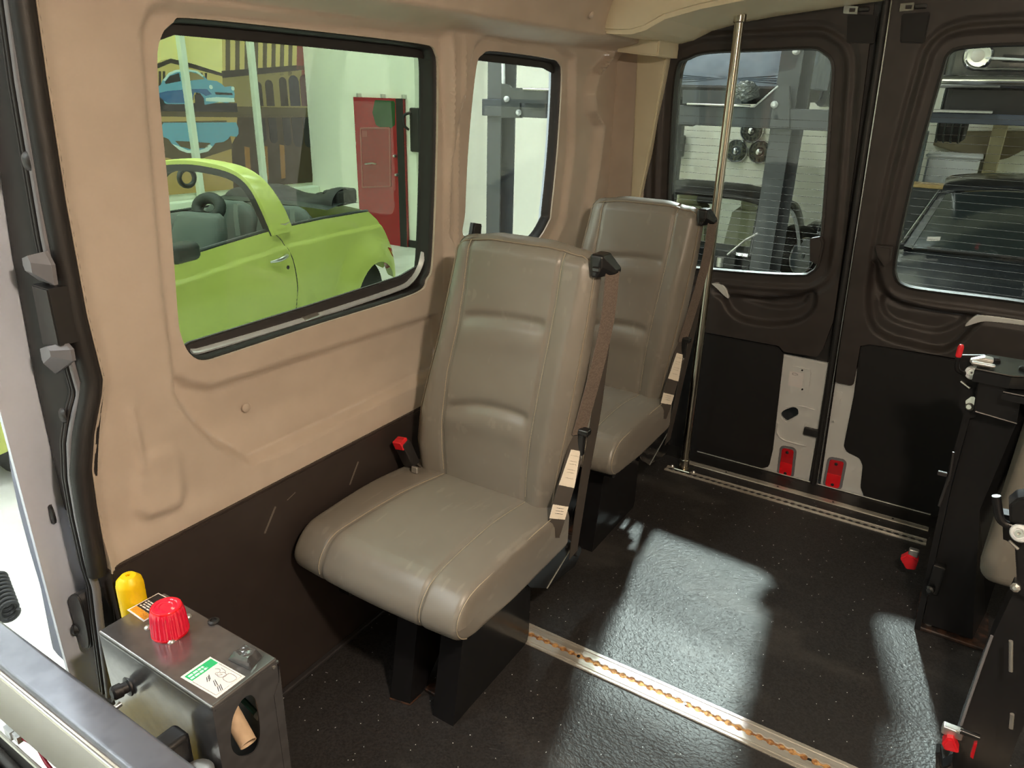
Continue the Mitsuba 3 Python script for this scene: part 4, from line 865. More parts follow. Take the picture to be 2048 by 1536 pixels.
# ------------------------------------------------------------------ folded seats along the far side
def folded(label, dy, dz, full):
    t = thing('folded_seat', label, 'folded seat', 'folded seats on the right side')
    o = np.array([0, dy, dz]); mv = lambda m: (m.apply_translation(o), m)[1]
    P = lambda nm, m, mt, sm=30, lb=None, par=None: put(par or t, nm, mv(m), mt, sm, lb)
    if full:
        P('back_shell', loft([np.array([[.108, 2.06, .715], [.205, 2.05, .70], [.30, 2.16, .70], [.16, 2.20, .715]]), np.array([[.112, 2.065, .45], [.185, 2.06, .43], [.28, 2.17, .43], [.17, 2.22, .45]]), np.array([[.135, 2.085, .02], [.26, 2.085, .02], [.29, 2.24, .02], [.19, 2.26, .02]])]), 'black_paint', 20)
        P('top_box', loft([np.array([[.100, 1.985, .800], [.190, 1.985, .790], [.225, 2.12, .79], [.13, 2.13, .80]]), np.array([[.108, 2.0, .715], [.200, 2.0, .705], [.235, 2.12, .705], [.14, 2.13, .715]])][::-1]), 'black_gloss', 20)
        P('hinge_plate', prism([[.085, 1.97], [.16, 1.965], [.20, 1.985], [.34, 1.97], [.34, 2.12], [.105, 2.12]], 'z', .800, .832, .004), 'black_gloss', 30)
        P('hinge_plate', prism([[.15, 1.95], [.34, 1.94], [.34, 2.02], [.17, 2.0]], 'z', .775, .795, .004), 'black_gloss', 30)
        P('edge', cat([tube([[.101, 1.984, .799], [.109, 1.999, .716]], .003, 6), tube([[.109, 1.999, .716], [.200, 2.0, .706]], .0025, 6), tube([[.086, 1.971, .831], [.160, 1.966, .831], [.200, 1.986, .831], [.34, 1.971, .831]], .0025, 6), tube([[.151, 1.951, .794], [.34, 1.941, .794]], .0025, 6)]), 'black_gloss', 40)
        for c in ((.125, 2.06, .832), (.185, 2.03, .832)):
            P('hinge_bolt', lathe([(.013, 0), (.013, .006), (.007, .010), (0, .010)], c, [0, 0, 1], 6), 'black_paint', 20)
        P('side_rail', loft([np.array([[.090, 2.03, .79], [.105, 2.03, .79], [.11, 2.07, .79], [.095, 2.07, .79]]), np.array([[.092, 2.04, .5], [.107, 2.04, .5], [.112, 2.09, .5], [.097, 2.09, .5]]), np.array([[.118, 2.07, .0], [.133, 2.07, .0], [.138, 2.22, .0], [.123, 2.22, .0]])]), 'black_paint', 20)
        P('base_plate', box(.118, .30, 2.07, 2.26, .0, .012, .003), 'rusty_black', 20, 'rusty brown base plate')
        for c in ((.150, 2.10, .012), (.225, 2.115, .012)): P('floor_bolt', cat([lathe([(.011, 0), (.011, .007), (0, .007)], c, [0, 0, 1], 6), cyl(c, np.add(c, [0, 0, .02]), .005, n=10)]), 'zinc', 20)
        P('floor_clip', rbox(.150, .215, 2.095, 2.103, .012, .024, .003, 2), 'rusty_black', 30)
        P('joint', cat([lathe([(.012, 0), (.012, .012), (.006, .016), (0, .016)], (.128, 2.045, .16), [-.3, -1, .2], 14), rbox(.118, .150, 2.05, 2.08, .14, .235, .005, 2)]), 'black_gloss', 30)
        P('strap_end', rbox(.070, .092, 2.03, 2.04, .51, .522, .002, 2), 'rubber_soft', 30)
        P('gas_strut', cat([cyl((.098, 2.035, .52), (.094, 2.04, .42), .004, n=12), cyl((.092, 2.03, .585), (.10, 2.035, .50), .003, n=12)]), 'rubber_soft', 40)
    # latch head: white roller, second bolt, lever with a red tip
    P('roller', lathe([(.017, 0), (.0175, .006), (.015, .010), (.010, .012), (.009, .008), (.0, .008)], (.086, 2.02, .806), [-.35, -1, .25], 24), 'white_plastic', 30, 'white roller')
    P('roller_bolt', lathe([(.007, .004), (.007, .011), (.003, .011), (0, .009)], (.086, 2.02, .806), [-.35, -1, .25], 12), 'zinc', 30)
    P('latch_plate', prism([[.050, .840], [.100, .850], [.118, .83], [.118, .69], [.100, .68], [.075, .71], [.062, .80]], 'y', 2.045, 2.03, .003), 'black_paint', 30)
    P('cam', prism(rpoly([[.068, .838], [.10, .852], [.12, .850], [.118, .832], [.085, .826]], .004), 'y', 2.03, 2.005, .003), 'zinc', 30)
    P('lower_bolt', cat([lathe([(.010, 0), (.010, .008), (.006, .014), (0, .014)], (.100, 2.03, .715), [-.3, -1, .2], 10), lathe([(.014, .0), (.014, .004), (0, .004)], (.101, 2.03, .728), [-.3, -1, .2], 12)]), 'zinc', 25)
    P('latch_bar', rbox(.075, .125, 1.985, 2.0, .835, .843, .003, 2), 'zinc', 40)
    P('pin', cyl((.066, 2.03, .775), (.088, 2.02, .765), .003, n=8), 'zinc', 40)
    k = P('release_lever', tube(smoothpts([[.074, 2.02, .800], [.058, 2.01, .806], [.050, 2.005, .815], [.047, 2.0, .835], [.046, 1.998, .850]], 20), .006, 8), 'black_paint', 60)
    P('lever_tip', lathe([(.0055, 0), (.0068, .002), (.0068, .026), (.004, .032), (0, .033)], (.046, 1.998, .845), [0, 0, 1], 16), 'red_plastic', 40, 'red lever tip', k)
    # grey vinyl squab folded up against the side
    P('squab', trimesh.convex.convex_hull(np.vstack([rbox(.22, .50, 1.93, 2.10, .34, .78, .03).vertices, rbox(.21, .50, 1.915, 2.02, .30, .40, .035).vertices])), 'vinyl', 50, 'grey vinyl squab')
    P('foot_latch', cat([rbox(.060, .088, 2.29, 2.31, .10, .125, .004, 2)]), 'zinc', 30)
    P('foot_lever', prism(rpoly([[.042, .085], [.060, .108], [.092, .100], [.090, .060], [.066, .055]], .006), 'y', 2.31, 2.285, .004), 'red_plastic', 40, 'red foot release')
    return t
folded('black folded seat frame by the rear doors with a red-tipped lever on top', 0, 0, True)
# nearer one, seen in part at the frame's edge
t = thing('folded_seat', 'nearer black folded seat frame cut by the right edge of the photo', 'folded seat', 'folded seats on the right side')
yb = 1.55
put(t, 'roller', lathe([(.017, 0), (.0175, .006), (.015, .010), (.010, .012), (.009, .008), (0, .008)], to3([[0.207,0.674]], 'y', 1.50)[0], [-.35, -1, .25], 24), 'white_plastic', 30, 'white roller')
pr = to3([[0.207,0.674]], 'y', 1.50)[0]
put(t, 'roller_bolt', lathe([(.007, .004), (.007, .0125), (.003, .0125), (0, .010)], pr, [-.35, -1, .25], 12), 'zinc', 30)
hook = smoothpts(to3([[0.154,0.731],[0.160,0.713],[0.170,0.688],[0.182,0.679],[0.211,0.678]], 'y', 1.51), 24)
put(t, 'release_lever', tube(hook, .008, 8), 'black_paint', 60)
put(t, 'latch_plate', prism([[0.174,0.686],[0.249,0.691],[0.293,0.514],[0.238,0.525],[0.208,0.630],[0.188,0.634]], 'y', 1.56, 1.53, .003), 'black_paint', 30)
put(t, 'cam', prism(rpoly([[0.175,0.727],[0.184,0.745],[0.202,0.755],[0.227,0.747],[0.235,0.713],[0.210,0.696],[0.184,0.693]], .006), 'y', 1.53, 1.49, .004), 'black_gloss', 30)
put(t, 'pin', cyl(*to3([[0.195,0.646],[0.212,0.634]], 'y', 1.51), .003, n=8), 'zinc', 40)
put(t, 'bolt', lathe([(.009, 0), (.009, .006), (.004, .010), (0, .010)], to3([[0.231,0.541]], 'y', 1.53)[0], [-.3, -1, .2], 8), 'zinc', 25)
bar = to3([[0.234,0.523],[0.225,0.403],[0.222,0.155],[0.226,-0.006]], 'y', 1.55)
side_rail = [np.array([p + s for s in np.array([[0, 0, 0], [.10, 0, 0], [.10, .05, 0], [0, .05, 0]])]) for p in bar]
put(t, 'back_shell', loft(side_rail), 'black_paint', 25)
put(t, 'edge_strip', tube(smoothpts(to3([[0.222,0.406],[0.221,0.302],[0.221,0.161]], 'y', 1.545), 20), .003, 8), 'strip_grey', 60)
put(t, 'strut', cyl(*to3([[0.247,0.438],[0.263,0.370]], 'y', 1.50), .004, n=10), 'zinc', 40)
put(t, 'strut', cyl(*to3([[0.285,0.287],[0.291,0.253]], 'y', 1.48), .004, n=10), 'zinc', 40)
put(t, 'foot_latch', rbox(*(lambda p: (p[0] - .022, p[0] + .018, p[1] - .01, p[1] + .01, p[2] - .012, p[2] + .010))(to3([[0.206,0.176]], 'y', 1.50)[0]), .004, 2), 'zinc', 30)
put(t, 'foot_lever', prism(rpoly([[0.190,0.150],[0.195,0.170],[0.207,0.174],[0.225,0.143],[0.198,0.137]], .004), 'y', 1.50, 1.475, .004), 'red_plastic', 40, 'red foot release')
put(t, 'red_tab', prism([[0.243,0.180],[0.248,0.183],[0.250,0.142],[0.244,0.144]], 'y', 1.49, 1.478, .002), 'red_dark', 30, 'dark red tab')
put(t, 'cross_bar', tube(to3([[0.212,0.207],[0.247,0.209]], 'y', 1.47), .006, 8), 'black_paint', 60)
put(t, 'foot', prism([[0.184,0.126],[0.191,0.131],[0.203,0.094],[0.217,0.118],[0.244,0.017],[0.212,-0.005]], 'y', 1.50, 1.47, .003), 'black_paint', 30)

# ------------------------------------------------------------------ lime convertible outside the big window
# body coordinates: s along the car towards its tail, t across it (0 = the side facing the van), z up
CA = np.array([-4.42, 2.85, 0.0]); CD = np.array([-.1815, .9834, 0.0]); CN = np.array([.9834, .1815, 0.0])
def c3(s, t, z):
    s, t, z = np.broadcast_arrays(np.asarray(s, float), np.asarray(t, float), np.asarray(z, float))
    return CA + s[..., None] * CD - t[..., None] * CN + np.stack([0 * z, 0 * z, z], -1)
mat('lime', lin(208, 216, 112), 0.22, spec=0.5, coat=1.0, coat_gloss=.95)
mat('car_trim', lin(44, 50, 48), 0.5)
mat('car_seat', lin(96, 104, 100), 0.65)
mat('car_seat_light', lin(128, 136, 130), 0.7)
mat('car_panel', lin(150, 156, 150), 0.6)
mat('lens_red', lin(170, 24, 24), 0.15, coat=1)
mat('lens_white', lin(220, 210, 205), 0.15, coat=1)
mat('car_glass', lin(20, 26, 26), 0.05, spec=.6)
SIDE = [[-1.766,0.259],[0.162,0.311],[0.548,0.329],[0.993,0.345],[1.247,0.349],[1.778,0.342],[2.504,0.314],[2.615,0.223],[2.699,0.092],[2.792,-0.089],[2.912,-0.241],[3.029,-0.365],[2.943,-0.395],[2.711,-0.377],[2.664,-0.346],[2.610,-0.299],[2.509,-0.253],[2.393,-0.214],[2.251,-0.209],[2.120,-0.225],[2.025,-0.248],[1.956,-0.280],[1.851,-0.350],[1.264,-0.331],[0.010,-0.273],[-1.795,-0.238]]
SIDEP = Polygon(SIDE).buffer(0)
ARCH = Point([[2.387,-0.478]][0]).buffer(.335)
WC = [[2.387,-0.478]][0]
tail_s = [[3.029,-0.365]][0][0]
low = [[-1.6, -.50], [WC[0] - .33, -.50]]
full = Polygon([p for p in SIDE[1:12]] + [[tail_s - .02, -.30], [tail_s - .10, -.40], [-1.35, -.50], [-1.35, .22], [SIDE[1][0] - .8, SIDE[1][1] - .05]]).buffer(0).difference(ARCH)
HANDLE = [[1.071,0.137]][0]
def side_t(P):
    s, z = P[:, 0], P[:, 1]
    b = np.interp(s, [r[0] for r in SIDE[1:7]], [r[1] for r in SIDE[1:7]])
    t = .10 * sstep(-.1, .12, z - b + .12) * 0 + .07 * ((z + .08) / .45) ** 2
    t += .016 * sstep(-.007, .007, z - b + .145)           # belt crease
    r = np.hypot(s - WC[0], (z - WC[1]))
    t -= .09 * sstep(.62, .33, r) * sstep(-.1, .05, s - WC[0] + .62)
    seam = [[1.081,0.370],[1.184,0.266],[1.256,0.090],[1.272,-0.125],[1.231,-0.419]]
    d = ldist(seam, P); t += .008 * groove(d, .006)
    t += .25 * sstep(tail_s - .35, tail_s + .05, s) ** 2
    return t
def on_side(fn):
    return lambda P: fn
m = sheet(full, side_t, .014, 'x', skirt=None)
def remap(m):  # 'x'-plane sheet stores (t, s, z)
    v = m.vertices; m.vertices = c3(v[:, 1], v[:, 0], v[:, 2]); return m
car = thing('convertible_car', 'lime green convertible with its top down, seen through the big side window', 'car')
put(car, 'side_panel', remap(m), 'lime', 60)
W_ = 1.50
far = sheet(full, side_t, .05, 'x'); fv = far.vertices.copy(); far.vertices = c3(fv[:, 1], W_ - fv[:, 0], fv[:, 2])
put(car, 'side_panel', far, 'lime', 60)
# tail between the two sides
tp = np.array(SIDE[6:12] + [[tail_s - .02, -.30]]); tt = side_t(tp); rings = []
for q in np.linspace(0, 1, 13):
    bulge = .16 * math.sin(math.pi * q)
    rings.append(c3(tp[:, 0] + bulge, tt + (W_ - 2 * tt) * q, tp[:, 1] + .02 * math.sin(math.pi * q)))
put(car, 'tail', loft(rings, cap=False, closed=False), 'lime', 60)
# dark belt moulding, cockpit lining, floor
BELT = np.array(SIDE[1:7]); bs = resample(BELT, 40); bt = side_t(bs)
put(car, 'belt_moulding', tube(c3(bs[:, 0], bt + .012, bs[:, 1] + .004), .014, 8), 'car_trim', 60)
put(car, 'sill_glass', tube(c3(bs[:, 0], bt + .030, bs[:, 1] + .012), .006, 6), 'strip_grey', 60)
put(car, 'belt_moulding', tube(c3(bs[:, 0], W_ - bt - .012, bs[:, 1] + .004), .014, 8), 'car_trim', 60)
put(car, 'door_lining', loft([c3(bs[:, 0], W_ - bt - .03, bs[:, 1]), c3(bs[:, 0], W_ - bt - .10, bs[:, 1] - .12), c3(bs[:, 0], W_ - bt - .10, bs[:, 1] - .55)], cap=False, closed=False), 'car_panel', 60)
put(car, 'near_lining', loft([c3(bs[:, 0], bt + .03, bs[:, 1]), c3(bs[:, 0], bt + .10, bs[:, 1] - .12), c3(bs[:, 0], bt + .10, bs[:, 1] - .55)], cap=False, closed=False), 'car_trim', 60)
fl = [c3(np.array([-1.5, 2.5]), np.full(2, q), np.full(2, -.22)) for q in (.1, W_ - .1)]
put(car, 'floor_pan', loft(fl, cap=False, closed=False), 'car_trim', False)
# roll hoop: a lime band over the cabin, dark inside
hb = [[1.189,0.333]][0]; hs = hb[0]
H = np.array([[.05, hb[1] - .02], [.10, hb[1] + .16], [.17, hb[1] + .31], [.25, hb[1] + .40], [.36, hb[1] + .455], [.52, hb[1] + .485], [W_ / 2, hb[1] + .50]])
H = np.vstack([H, np.c_[W_ - H[-2::-1, 0], H[-2::-1, 1]]])
H = smoothpts(H, 80); d_ = np.gradient(H, axis=0); d_ /= np.linalg.norm(d_, axis=1)[:, None]; nn = np.stack([-d_[:, 1], d_[:, 0]], 1)
lean = lambda z: -.16 * (z - hb[1])
def hoop_rings(w0, w1, th, off):
    out = []
    for p, n_ in zip(H, nn):
        a, b = p + n_ * off, p + n_ * (off - th); w = .5 * (w0 + (w1 - w0) * sstep(hb[1] + .1, hb[1] + .5, p[1]))
        ls = hs + lean(p[1])
        out.append(np.array([c3(ls - w, a[0], a[1]), c3(ls - w * .5, *(a + n_ * .008)), c3(ls + w * .5, *(a + n_ * .008)), c3(ls + w, a[0], a[1]), c3(ls + w, b[0], b[1]), c3(ls - w, b[0], b[1])]))
    return out
put(car, 'roll_hoop', loft(hoop_rings(.24, .17, .03, .02)), 'lime', 50)
put(car, 'hoop_lining', loft(hoop_rings(.25, .18, .05, -.012)), 'car_trim', 50)
wb = c3(hs + .0, .03, hb[1] + .06)
put(car, 'emblem', cat([tube([wb + CD * a + np.array([0, 0, .012 * (abs(a) / .06 - .3)]) + CN * .018 for a in np.linspace(-.06, .06, 9)], [.002, .004, .005, .005, .009, .005, .005, .004, .002], 7)]), 'steel', 40, 'small dark winged emblem')
# handle, lock, seam, tail lamp, wheel
hp = c3(HANDLE[0], side_t(np.array([HANDLE]))[0] - .012, HANDLE[1])
dirh = (c3(HANDLE[0] + .1, 0, HANDLE[1] + .012) - c3(HANDLE[0], 0, HANDLE[1])); dirh /= np.linalg.norm(dirh)
put(car, 'door_handle', tube([hp - dirh * .10 - CN * .012, hp - dirh * .07 + CN * .01, hp - dirh * .03 + CN * .022, hp + dirh * .03 + CN * .022, hp + dirh * .08 + CN * .012, hp + dirh * .10 - CN * .012], [.008, .013, .017, .018, .018, .010], 12), 'chrome', 60, 'chrome door handle')
lk = [[1.165,0.045]][0]; lp = c3(lk[0], side_t(np.array([lk]))[0], lk[1])
put(car, 'door_lock', lathe([(.016, -.004), (.016, .003), (.008, .004), (0, .002)], lp, CN, 18), 'black_gloss', 40)
seam = smoothpts([[1.055,0.359],[1.167,0.277],[1.235,0.127],[1.258,-0.079],[1.255,-0.250],[1.226,-0.506]], 40)
put(car, 'door_gap', tube(c3(seam[:, 0], side_t(seam) - .0005, seam[:, 1]), .0035, 6), 'rubber', 60)
tl = [[2.678,-0.054],[2.744,-0.075],[2.876,-0.182],[2.980,-0.307],[2.947,-0.343],[2.849,-0.270],[2.720,-0.132]]
tl3 = np.array([c3(s, side_t(np.array([[s, z]]))[0] - .012, z) for s, z in tl])
put(car, 'tail_lamp', loft([tl3 - CN * .03, tl3, tl3.mean(0) + (tl3 - tl3.mean(0)) * .7 + CN * .012]), 'lens_red', 50, 'red tail lamp')
tw = tl3.mean(0) + (tl3 - tl3.mean(0)) * .35 + CN * .014 + np.array([0, 0, .01])
put(car, 'reversing_lens', loft([tw - CN * .01, tw, tw.mean(0) + (tw - tw.mean(0)) * .6 + CN * .004]), 'lens_white', 50)
wc = c3(WC[0], .10, WC[1] - .04)
k_ = put(car, 'wheel', cat([lathe([(.20, 0), (.27, .0), (.305, -.02), (.31, -.05), (.31, -.17), (.29, -.19), (.2, -.19)], wc, CN, 40)]), 'rubber', 50)
put(k_, 'rim', lathe([(.21, -.01), (.20, .0), (.19, -.02), (.06, -.03), (.05, -.015), (0, -.012)], wc, CN, 40), 'zinc', 50)
put(car, 'wheel_well', lathe([(.33, -.02), (.33, -.30), (0, -.30)], c3(WC[0], .06, WC[1]), CN, 40), 'rubber', 50)
wf = c3(-.95, .10, WC[1] - .04)
for c_ in (wf, wf - CN * (W_ - .2) + 0, wc - CN * (W_ - .2)):
    put(car, 'wheel', lathe([(.05, .0), (.27, .0), (.305, -.02), (.31, -.05), (.31, -.17), (.29, -.19), (.05, -.19)], c_, CN, 28), 'rubber', 50)
# nose beyond the window's edge
nose = [c3(np.array([-1.35] * 9), np.linspace(.1, W_ - .1, 9), .20 + .12 * np.sin(np.linspace(0, np.pi, 9))), c3(np.array([-.1] * 9), np.linspace(.1, W_ - .1, 9), .30 + .08 * np.sin(np.linspace(0, np.pi, 9)))]
put(car, 'bonnet', loft(nose, cap=False, closed=False), 'lime', 60)
put(car, 'front', loft([c3(np.array([-1.35] * 9), np.linspace(.1, W_ - .1, 9), .20 + .12 * np.sin(np.linspace(0, np.pi, 9))), c3(np.array([-1.48] * 9), np.linspace(.1, W_ - .1, 9), -.45 + 0 * np.linspace(0, 1, 9))], cap=False, closed=False), 'lime', 60)
# mirror, seats, folded top
mp = c3(*[[[-0.036,0.401]][0][0], -.12, [[-0.036,0.401]][0][1]])
R_ = np.stack([CD, CN, [0, 0, 1]])
def carbox(c, a, b, h, r):
    m = rbox(-a, a, -b, b, -h, h, r); m.vertices = np.asarray(c) + m.vertices @ R_; return m
put(car, 'door_mirror', cat([carbox(mp, .12, .07, .062, .045), carbox(mp - CN * .12, .04, .08, .03, .02)]), 'car_trim', 50, 'black door mirror')
def car_seat(s, t, z, lean_, par):
    body = []
    for h, w, d in ((-.35, .22, .10), (0, .24, .11), (.18, .235, .10), (.30, .21, .08), (.335, .17, .05)):
        q = squircle(28, 3.2) * [d, w]
        body.append(c3(s + q[:, 0] + lean_ * (h + .35), t + q[:, 1], z + h + 0 * q[:, 0]))
    k = put(par, 'seat_back', loft(body), 'car_seat', 60)
    return k
for s, t in ((hs - .62, .45), (hs - .62, 1.18)):
    k2 = car_seat(s, t, .17, .28, car)
    a = np.linspace(0, 2 * np.pi, 30)[:-1]
    cc = c3(s + .28, t, .53)
    if t < 1: put(k2, 'headrest', tube([cc - CN * .11 * math.cos(q) + np.array([0, 0, .07 * math.sin(q)]) + CD * .03 * math.sin(q) for q in a], .045, 10, closed=True), 'car_trim', 60, 'ring-shaped headrest')
    put(k2, 'cushion', carbox(c3(s - .20, t, -.08), .26, .24, .09, .05), 'car_seat', 60)
for t in (.50, 1.12):
    body = []
    for h, w, d in ((-.4, .30, .09), (0, .30, .09), (.12, .28, .085), (.19, .20, .07), (.22, .12, .05)):
        q = squircle(28, 3.0) * [d, w]
        body.append(c3(hs + .52 + q[:, 0] + .2 * (h + .4), t + q[:, 1], .20 + h + 0 * q[:, 0]))
    k2 = put(car, 'rear_seat', loft(body), 'car_seat', 60)
    put(k2, 'belt', strip([c3(hs + .50, t - .18, .42), c3(hs + .46, t - .2, .32), c3(hs + .44, t - .22, .15)], -CD * .9 + np.array([0, 0, .3]), .05, .004), 'car_seat_light', 40)
put(car, 'deck', loft([c3(np.array([hs + .70, hs + .95, hs + 1.22]), np.full(3, q), np.array([.40, .43, .40]) + .02 * math.sin(q * 2)) for q in np.linspace(.1, W_ - .1, 9)], cap=False, closed=False), 'car_trim', 60)
rng = np.random.default_rng(7)
fold = []
for q in np.linspace(.14, W_ - .14, 24):
    th = np.linspace(0, np.pi, 12); r = .15 + .02 * rng.uniform(-1, 1)
    fold.append(c3(hs + 1.02 + .20 * np.cos(th[::-1]) + .0 * th, np.full(12, q), .40 + r * np.sin(th) * (.75 + .25 * math.sin(q * 9))))
put(car, 'folded_top', loft(fold, cap=False, closed=False), 'rubber', 60)
put(car, 'top_corner', carbox(c3(hs + 1.08, .22, .47), .16, .09, .07, .03), 'rubber', 40)
a = np.linspace(0, 2 * np.pi, 24)[:-1]; cc = c3(hs + .48, 1.45, .62)
put(car, 'far_headrest', tube([cc + CD * .09 * np.cos(q) + np.array([0, 0, .075 * math.sin(q)]) for q in a], .022, 8, closed=True), 'car_trim', 60)

# ------------------------------------------------------------------ photo mural, door, lifts, hubcaps and cars behind the van
MX = -8.78
mural = thing('wall_mural', 'large framed photo mural of a light blue vintage saloon by an arcade and its reflection', 'mural')
def MU(name, poly, m, lay, group=None, smooth=False):
    return put(mural, name, prism(Polygon(poly).buffer(0) if not hasattr(poly, 'geom_type') else poly, 'x', MX + .001, MX + .010 + .0015 * lay), m, smooth)
for nm, c_ in (('sky', (232, 220, 150)), ('wall_dark', (84, 70, 44)), ('facade', (200, 178, 112)), ('shadow', (44, 36, 28)), ('water', (176, 146, 92)), ('water_dark', (62, 48, 30)), ('m_blue', (100, 160, 190)), ('m_blue_dark', (46, 98, 150)), ('m_white', (206, 226, 226)), ('m_red', (128, 48, 42)), ('m_dark', (30, 30, 34)), ('stone', (140, 122, 78)), ('m_navy', (36, 40, 56)), ('m_wine', (84, 40, 48)), ('m_amber', (150, 104, 48)), ('frame_white', (216, 226, 210))):
    mat(nm, lin(*c_), .6)
g = [[5.494,2.183],[8.430,2.321],[8.188,0.045],[5.107,0.099]]
MU('print_sky', [[5.494,2.183],[8.430,2.321],[8.295,1.048],[5.288,1.076]], 'sky', 0)
MU('print_water', [[5.292,1.098],[8.295,1.048],[8.188,0.045],[5.107,0.099]], 'water', 0)
MU('print_water_dark', [[6.933,1.048],[8.292,1.020],[8.188,0.045],[6.728,0.077],[6.778,0.652],[6.878,0.778]], 'water_dark', 1)
MU('print_street', [[5.309,1.186],[8.304,1.133],[8.287,0.977],[5.282,1.042]], 'wall_dark', 1)
MU('print_facade', [[6.864,2.308],[8.430,2.321],[8.344,1.510],[6.764,1.532]], 'facade', 1)
MU('print_facade_low', [[6.764,1.532],[8.362,1.675],[8.302,1.119],[6.707,1.150]], 'stone', 2)
for u in range(452, 612, 20):
    w = 5 + (u % 3)
    MU('print_column_gap', [[a + (u - 452) * .0076, b] for a, b in [[6.926,2.314],[6.997,2.320],[6.886,1.560],[6.815,1.558]]], 'wall_dark', 2)
MU('print_cornice', [[6.756,1.581],[8.367,1.729],[8.360,1.661],[6.759,1.496]], 'shadow', 3)
for i, (ua, ub, zt, m) in enumerate(((470, 486, 170, 'shadow'), (494, 512, 166, 'shadow'), (527, 545, 160, 'shadow'), (550, 575, 156, 'm_navy'), (578, 600, 154, 'm_wine'))):
    zb = 210
    (a, z0), (b, z1) = [[6.933,1.162],[7.100,1.417]]
    yA = np.interp(ua, [240, 622], [g[0][0], g[1][0]]); yB = np.interp(ub, [240, 622], [g[0][0], g[1][0]])
    zT = np.interp(zt, [150, 215], [1.607, 1.139]); zB = 1.148
    arch = shapely.union_all([shapely.geometry.box(yA, zB, yB, zT - (yB - yA) / 2), Point((yA + yB) / 2, zT - (yB - yA) / 2).buffer((yB - yA) / 2)])
    MU('print_arch', arch, m, 4)
    refl = shapely.affinity.scale(arch, 1, -1, origin=((yA + yB) / 2, 1.069)); MU('print_arch_reflection', refl, 'm_dark', 3)
MU('print_red_wall', [[8.145,2.323],[8.430,2.321],[8.305,1.147],[8.107,1.147],[8.143,1.640],[8.048,1.637]], 'm_red', 3)
for u0, u1 in ((480, 492), (520, 536), (560, 566)):
    MU('print_reflection_streak', [[a + (u0 - 532) * .0078, b] for a, b in [[7.390,0.626],[7.478,0.608],[7.447,0.149],[7.364,0.141]]], 'm_amber', 2)
MU('print_left_facade', [[5.380,1.567],[5.806,1.616],[5.909,1.676],[6.019,1.692],[6.263,1.657],[6.797,1.546],[6.739,1.150],[5.309,1.186]], 'facade', 1)
MU('print_left_cornice', [[5.764,1.603],[6.034,1.698],[6.320,1.653],[6.797,1.546],[6.792,1.509],[6.311,1.601],[6.025,1.647],[5.755,1.548]], 'shadow', 3)
for u in (306, 316, 326, 400, 412, 424, 436):
    MU('print_left_column_gap', [[a + (u - 306) * .0054, b] for a, b in [[5.794,1.549],[5.827,1.550],[5.770,1.221],[5.737,1.221]]], 'shadow', 2)
MU('print_car_body', [[5.711,1.300],[5.761,1.357],[5.847,1.393],[5.883,1.450],[5.979,1.532],[6.081,1.570],[6.252,1.587],[6.393,1.569],[6.472,1.512],[6.525,1.466],[6.660,1.457],[6.732,1.422],[6.774,1.386],[6.871,1.400],[6.913,1.363],[6.919,1.288],[6.892,1.213],[6.776,1.187],[6.668,1.200],[6.418,1.163],[6.381,1.307],[6.295,1.318],[6.214,1.175],[5.891,1.175],[5.840,1.198],[5.825,1.267],[5.758,1.266],[5.710,1.221]], 'm_blue', 4)
MU('print_car_side', [[5.707,1.277],[5.916,1.325],[6.243,1.353],[6.403,1.356],[6.493,1.357],[6.559,1.297],[6.465,1.272],[6.396,1.308],[6.309,1.319],[6.230,1.187],[5.906,1.187],[5.844,1.221],[5.771,1.266]], 'm_blue_dark', 5)
MU('print_car_roof', [[5.883,1.450],[5.979,1.532],[6.081,1.570],[6.252,1.587],[6.393,1.569],[6.472,1.512],[6.441,1.499],[6.362,1.556],[6.234,1.563],[6.091,1.547],[5.988,1.510],[5.909,1.439]], 'm_white', 5)
MU('print_car_windows', [[5.907,1.428],[5.986,1.498],[6.117,1.537],[6.130,1.445],[5.916,1.405]], 'm_dark', 5)
MU('print_car_windscreen', [[6.173,1.538],[6.289,1.554],[6.402,1.534],[6.482,1.477],[6.186,1.446]], 'stone', 5)
MU('print_car_grille', [[6.609,1.322],[6.874,1.313],[6.886,1.288],[6.620,1.292]], 'm_dark', 6)
MU('print_car_bumper', [[6.461,1.248],[6.630,1.261],[6.897,1.251],[6.906,1.200],[6.699,1.200],[6.455,1.211]], 'm_white', 6)
for u in [[6.557,1.382],[6.898,1.369]]:
    MU('print_car_headlamp', Point(u).buffer(.026), 'm_white', 7)
for px in ([[5.724,1.221],[5.785,1.267],[5.846,1.233],[5.873,1.152],[5.721,1.129]], [[6.304,1.283],[6.381,1.307],[6.431,1.248],[6.429,1.138],[6.293,1.127]]):
    MU('print_car_wheel', px, 'm_dark', 5)
MU('print_car_shadow', [[5.731,1.186],[6.937,1.188],[6.937,1.073],[5.741,1.094]], 'm_dark', 3)
REF = np.array([[5.711,1.300],[5.761,1.357],[5.847,1.393],[5.883,1.450],[5.979,1.532],[6.081,1.570],[6.252,1.587],[6.393,1.569],[6.472,1.512],[6.525,1.466],[6.660,1.457],[6.732,1.422],[6.774,1.386],[6.871,1.400],[6.913,1.363],[6.919,1.288],[6.892,1.213],[5.813,1.198]])
REF[:, 1] = 2 * 1.088 - REF[:, 1] - .02
MU('print_car_reflection', REF, 'm_blue', 3)
RR = np.array([[5.883,1.450],[5.979,1.532],[6.081,1.570],[6.252,1.587],[6.393,1.569],[6.472,1.512],[6.422,1.475],[6.344,1.532],[6.232,1.552],[6.089,1.536],[5.985,1.487]]); RR[:, 1] = 2 * 1.088 - RR[:, 1] - .02
MU('print_roof_reflection', RR, 'm_white', 4)
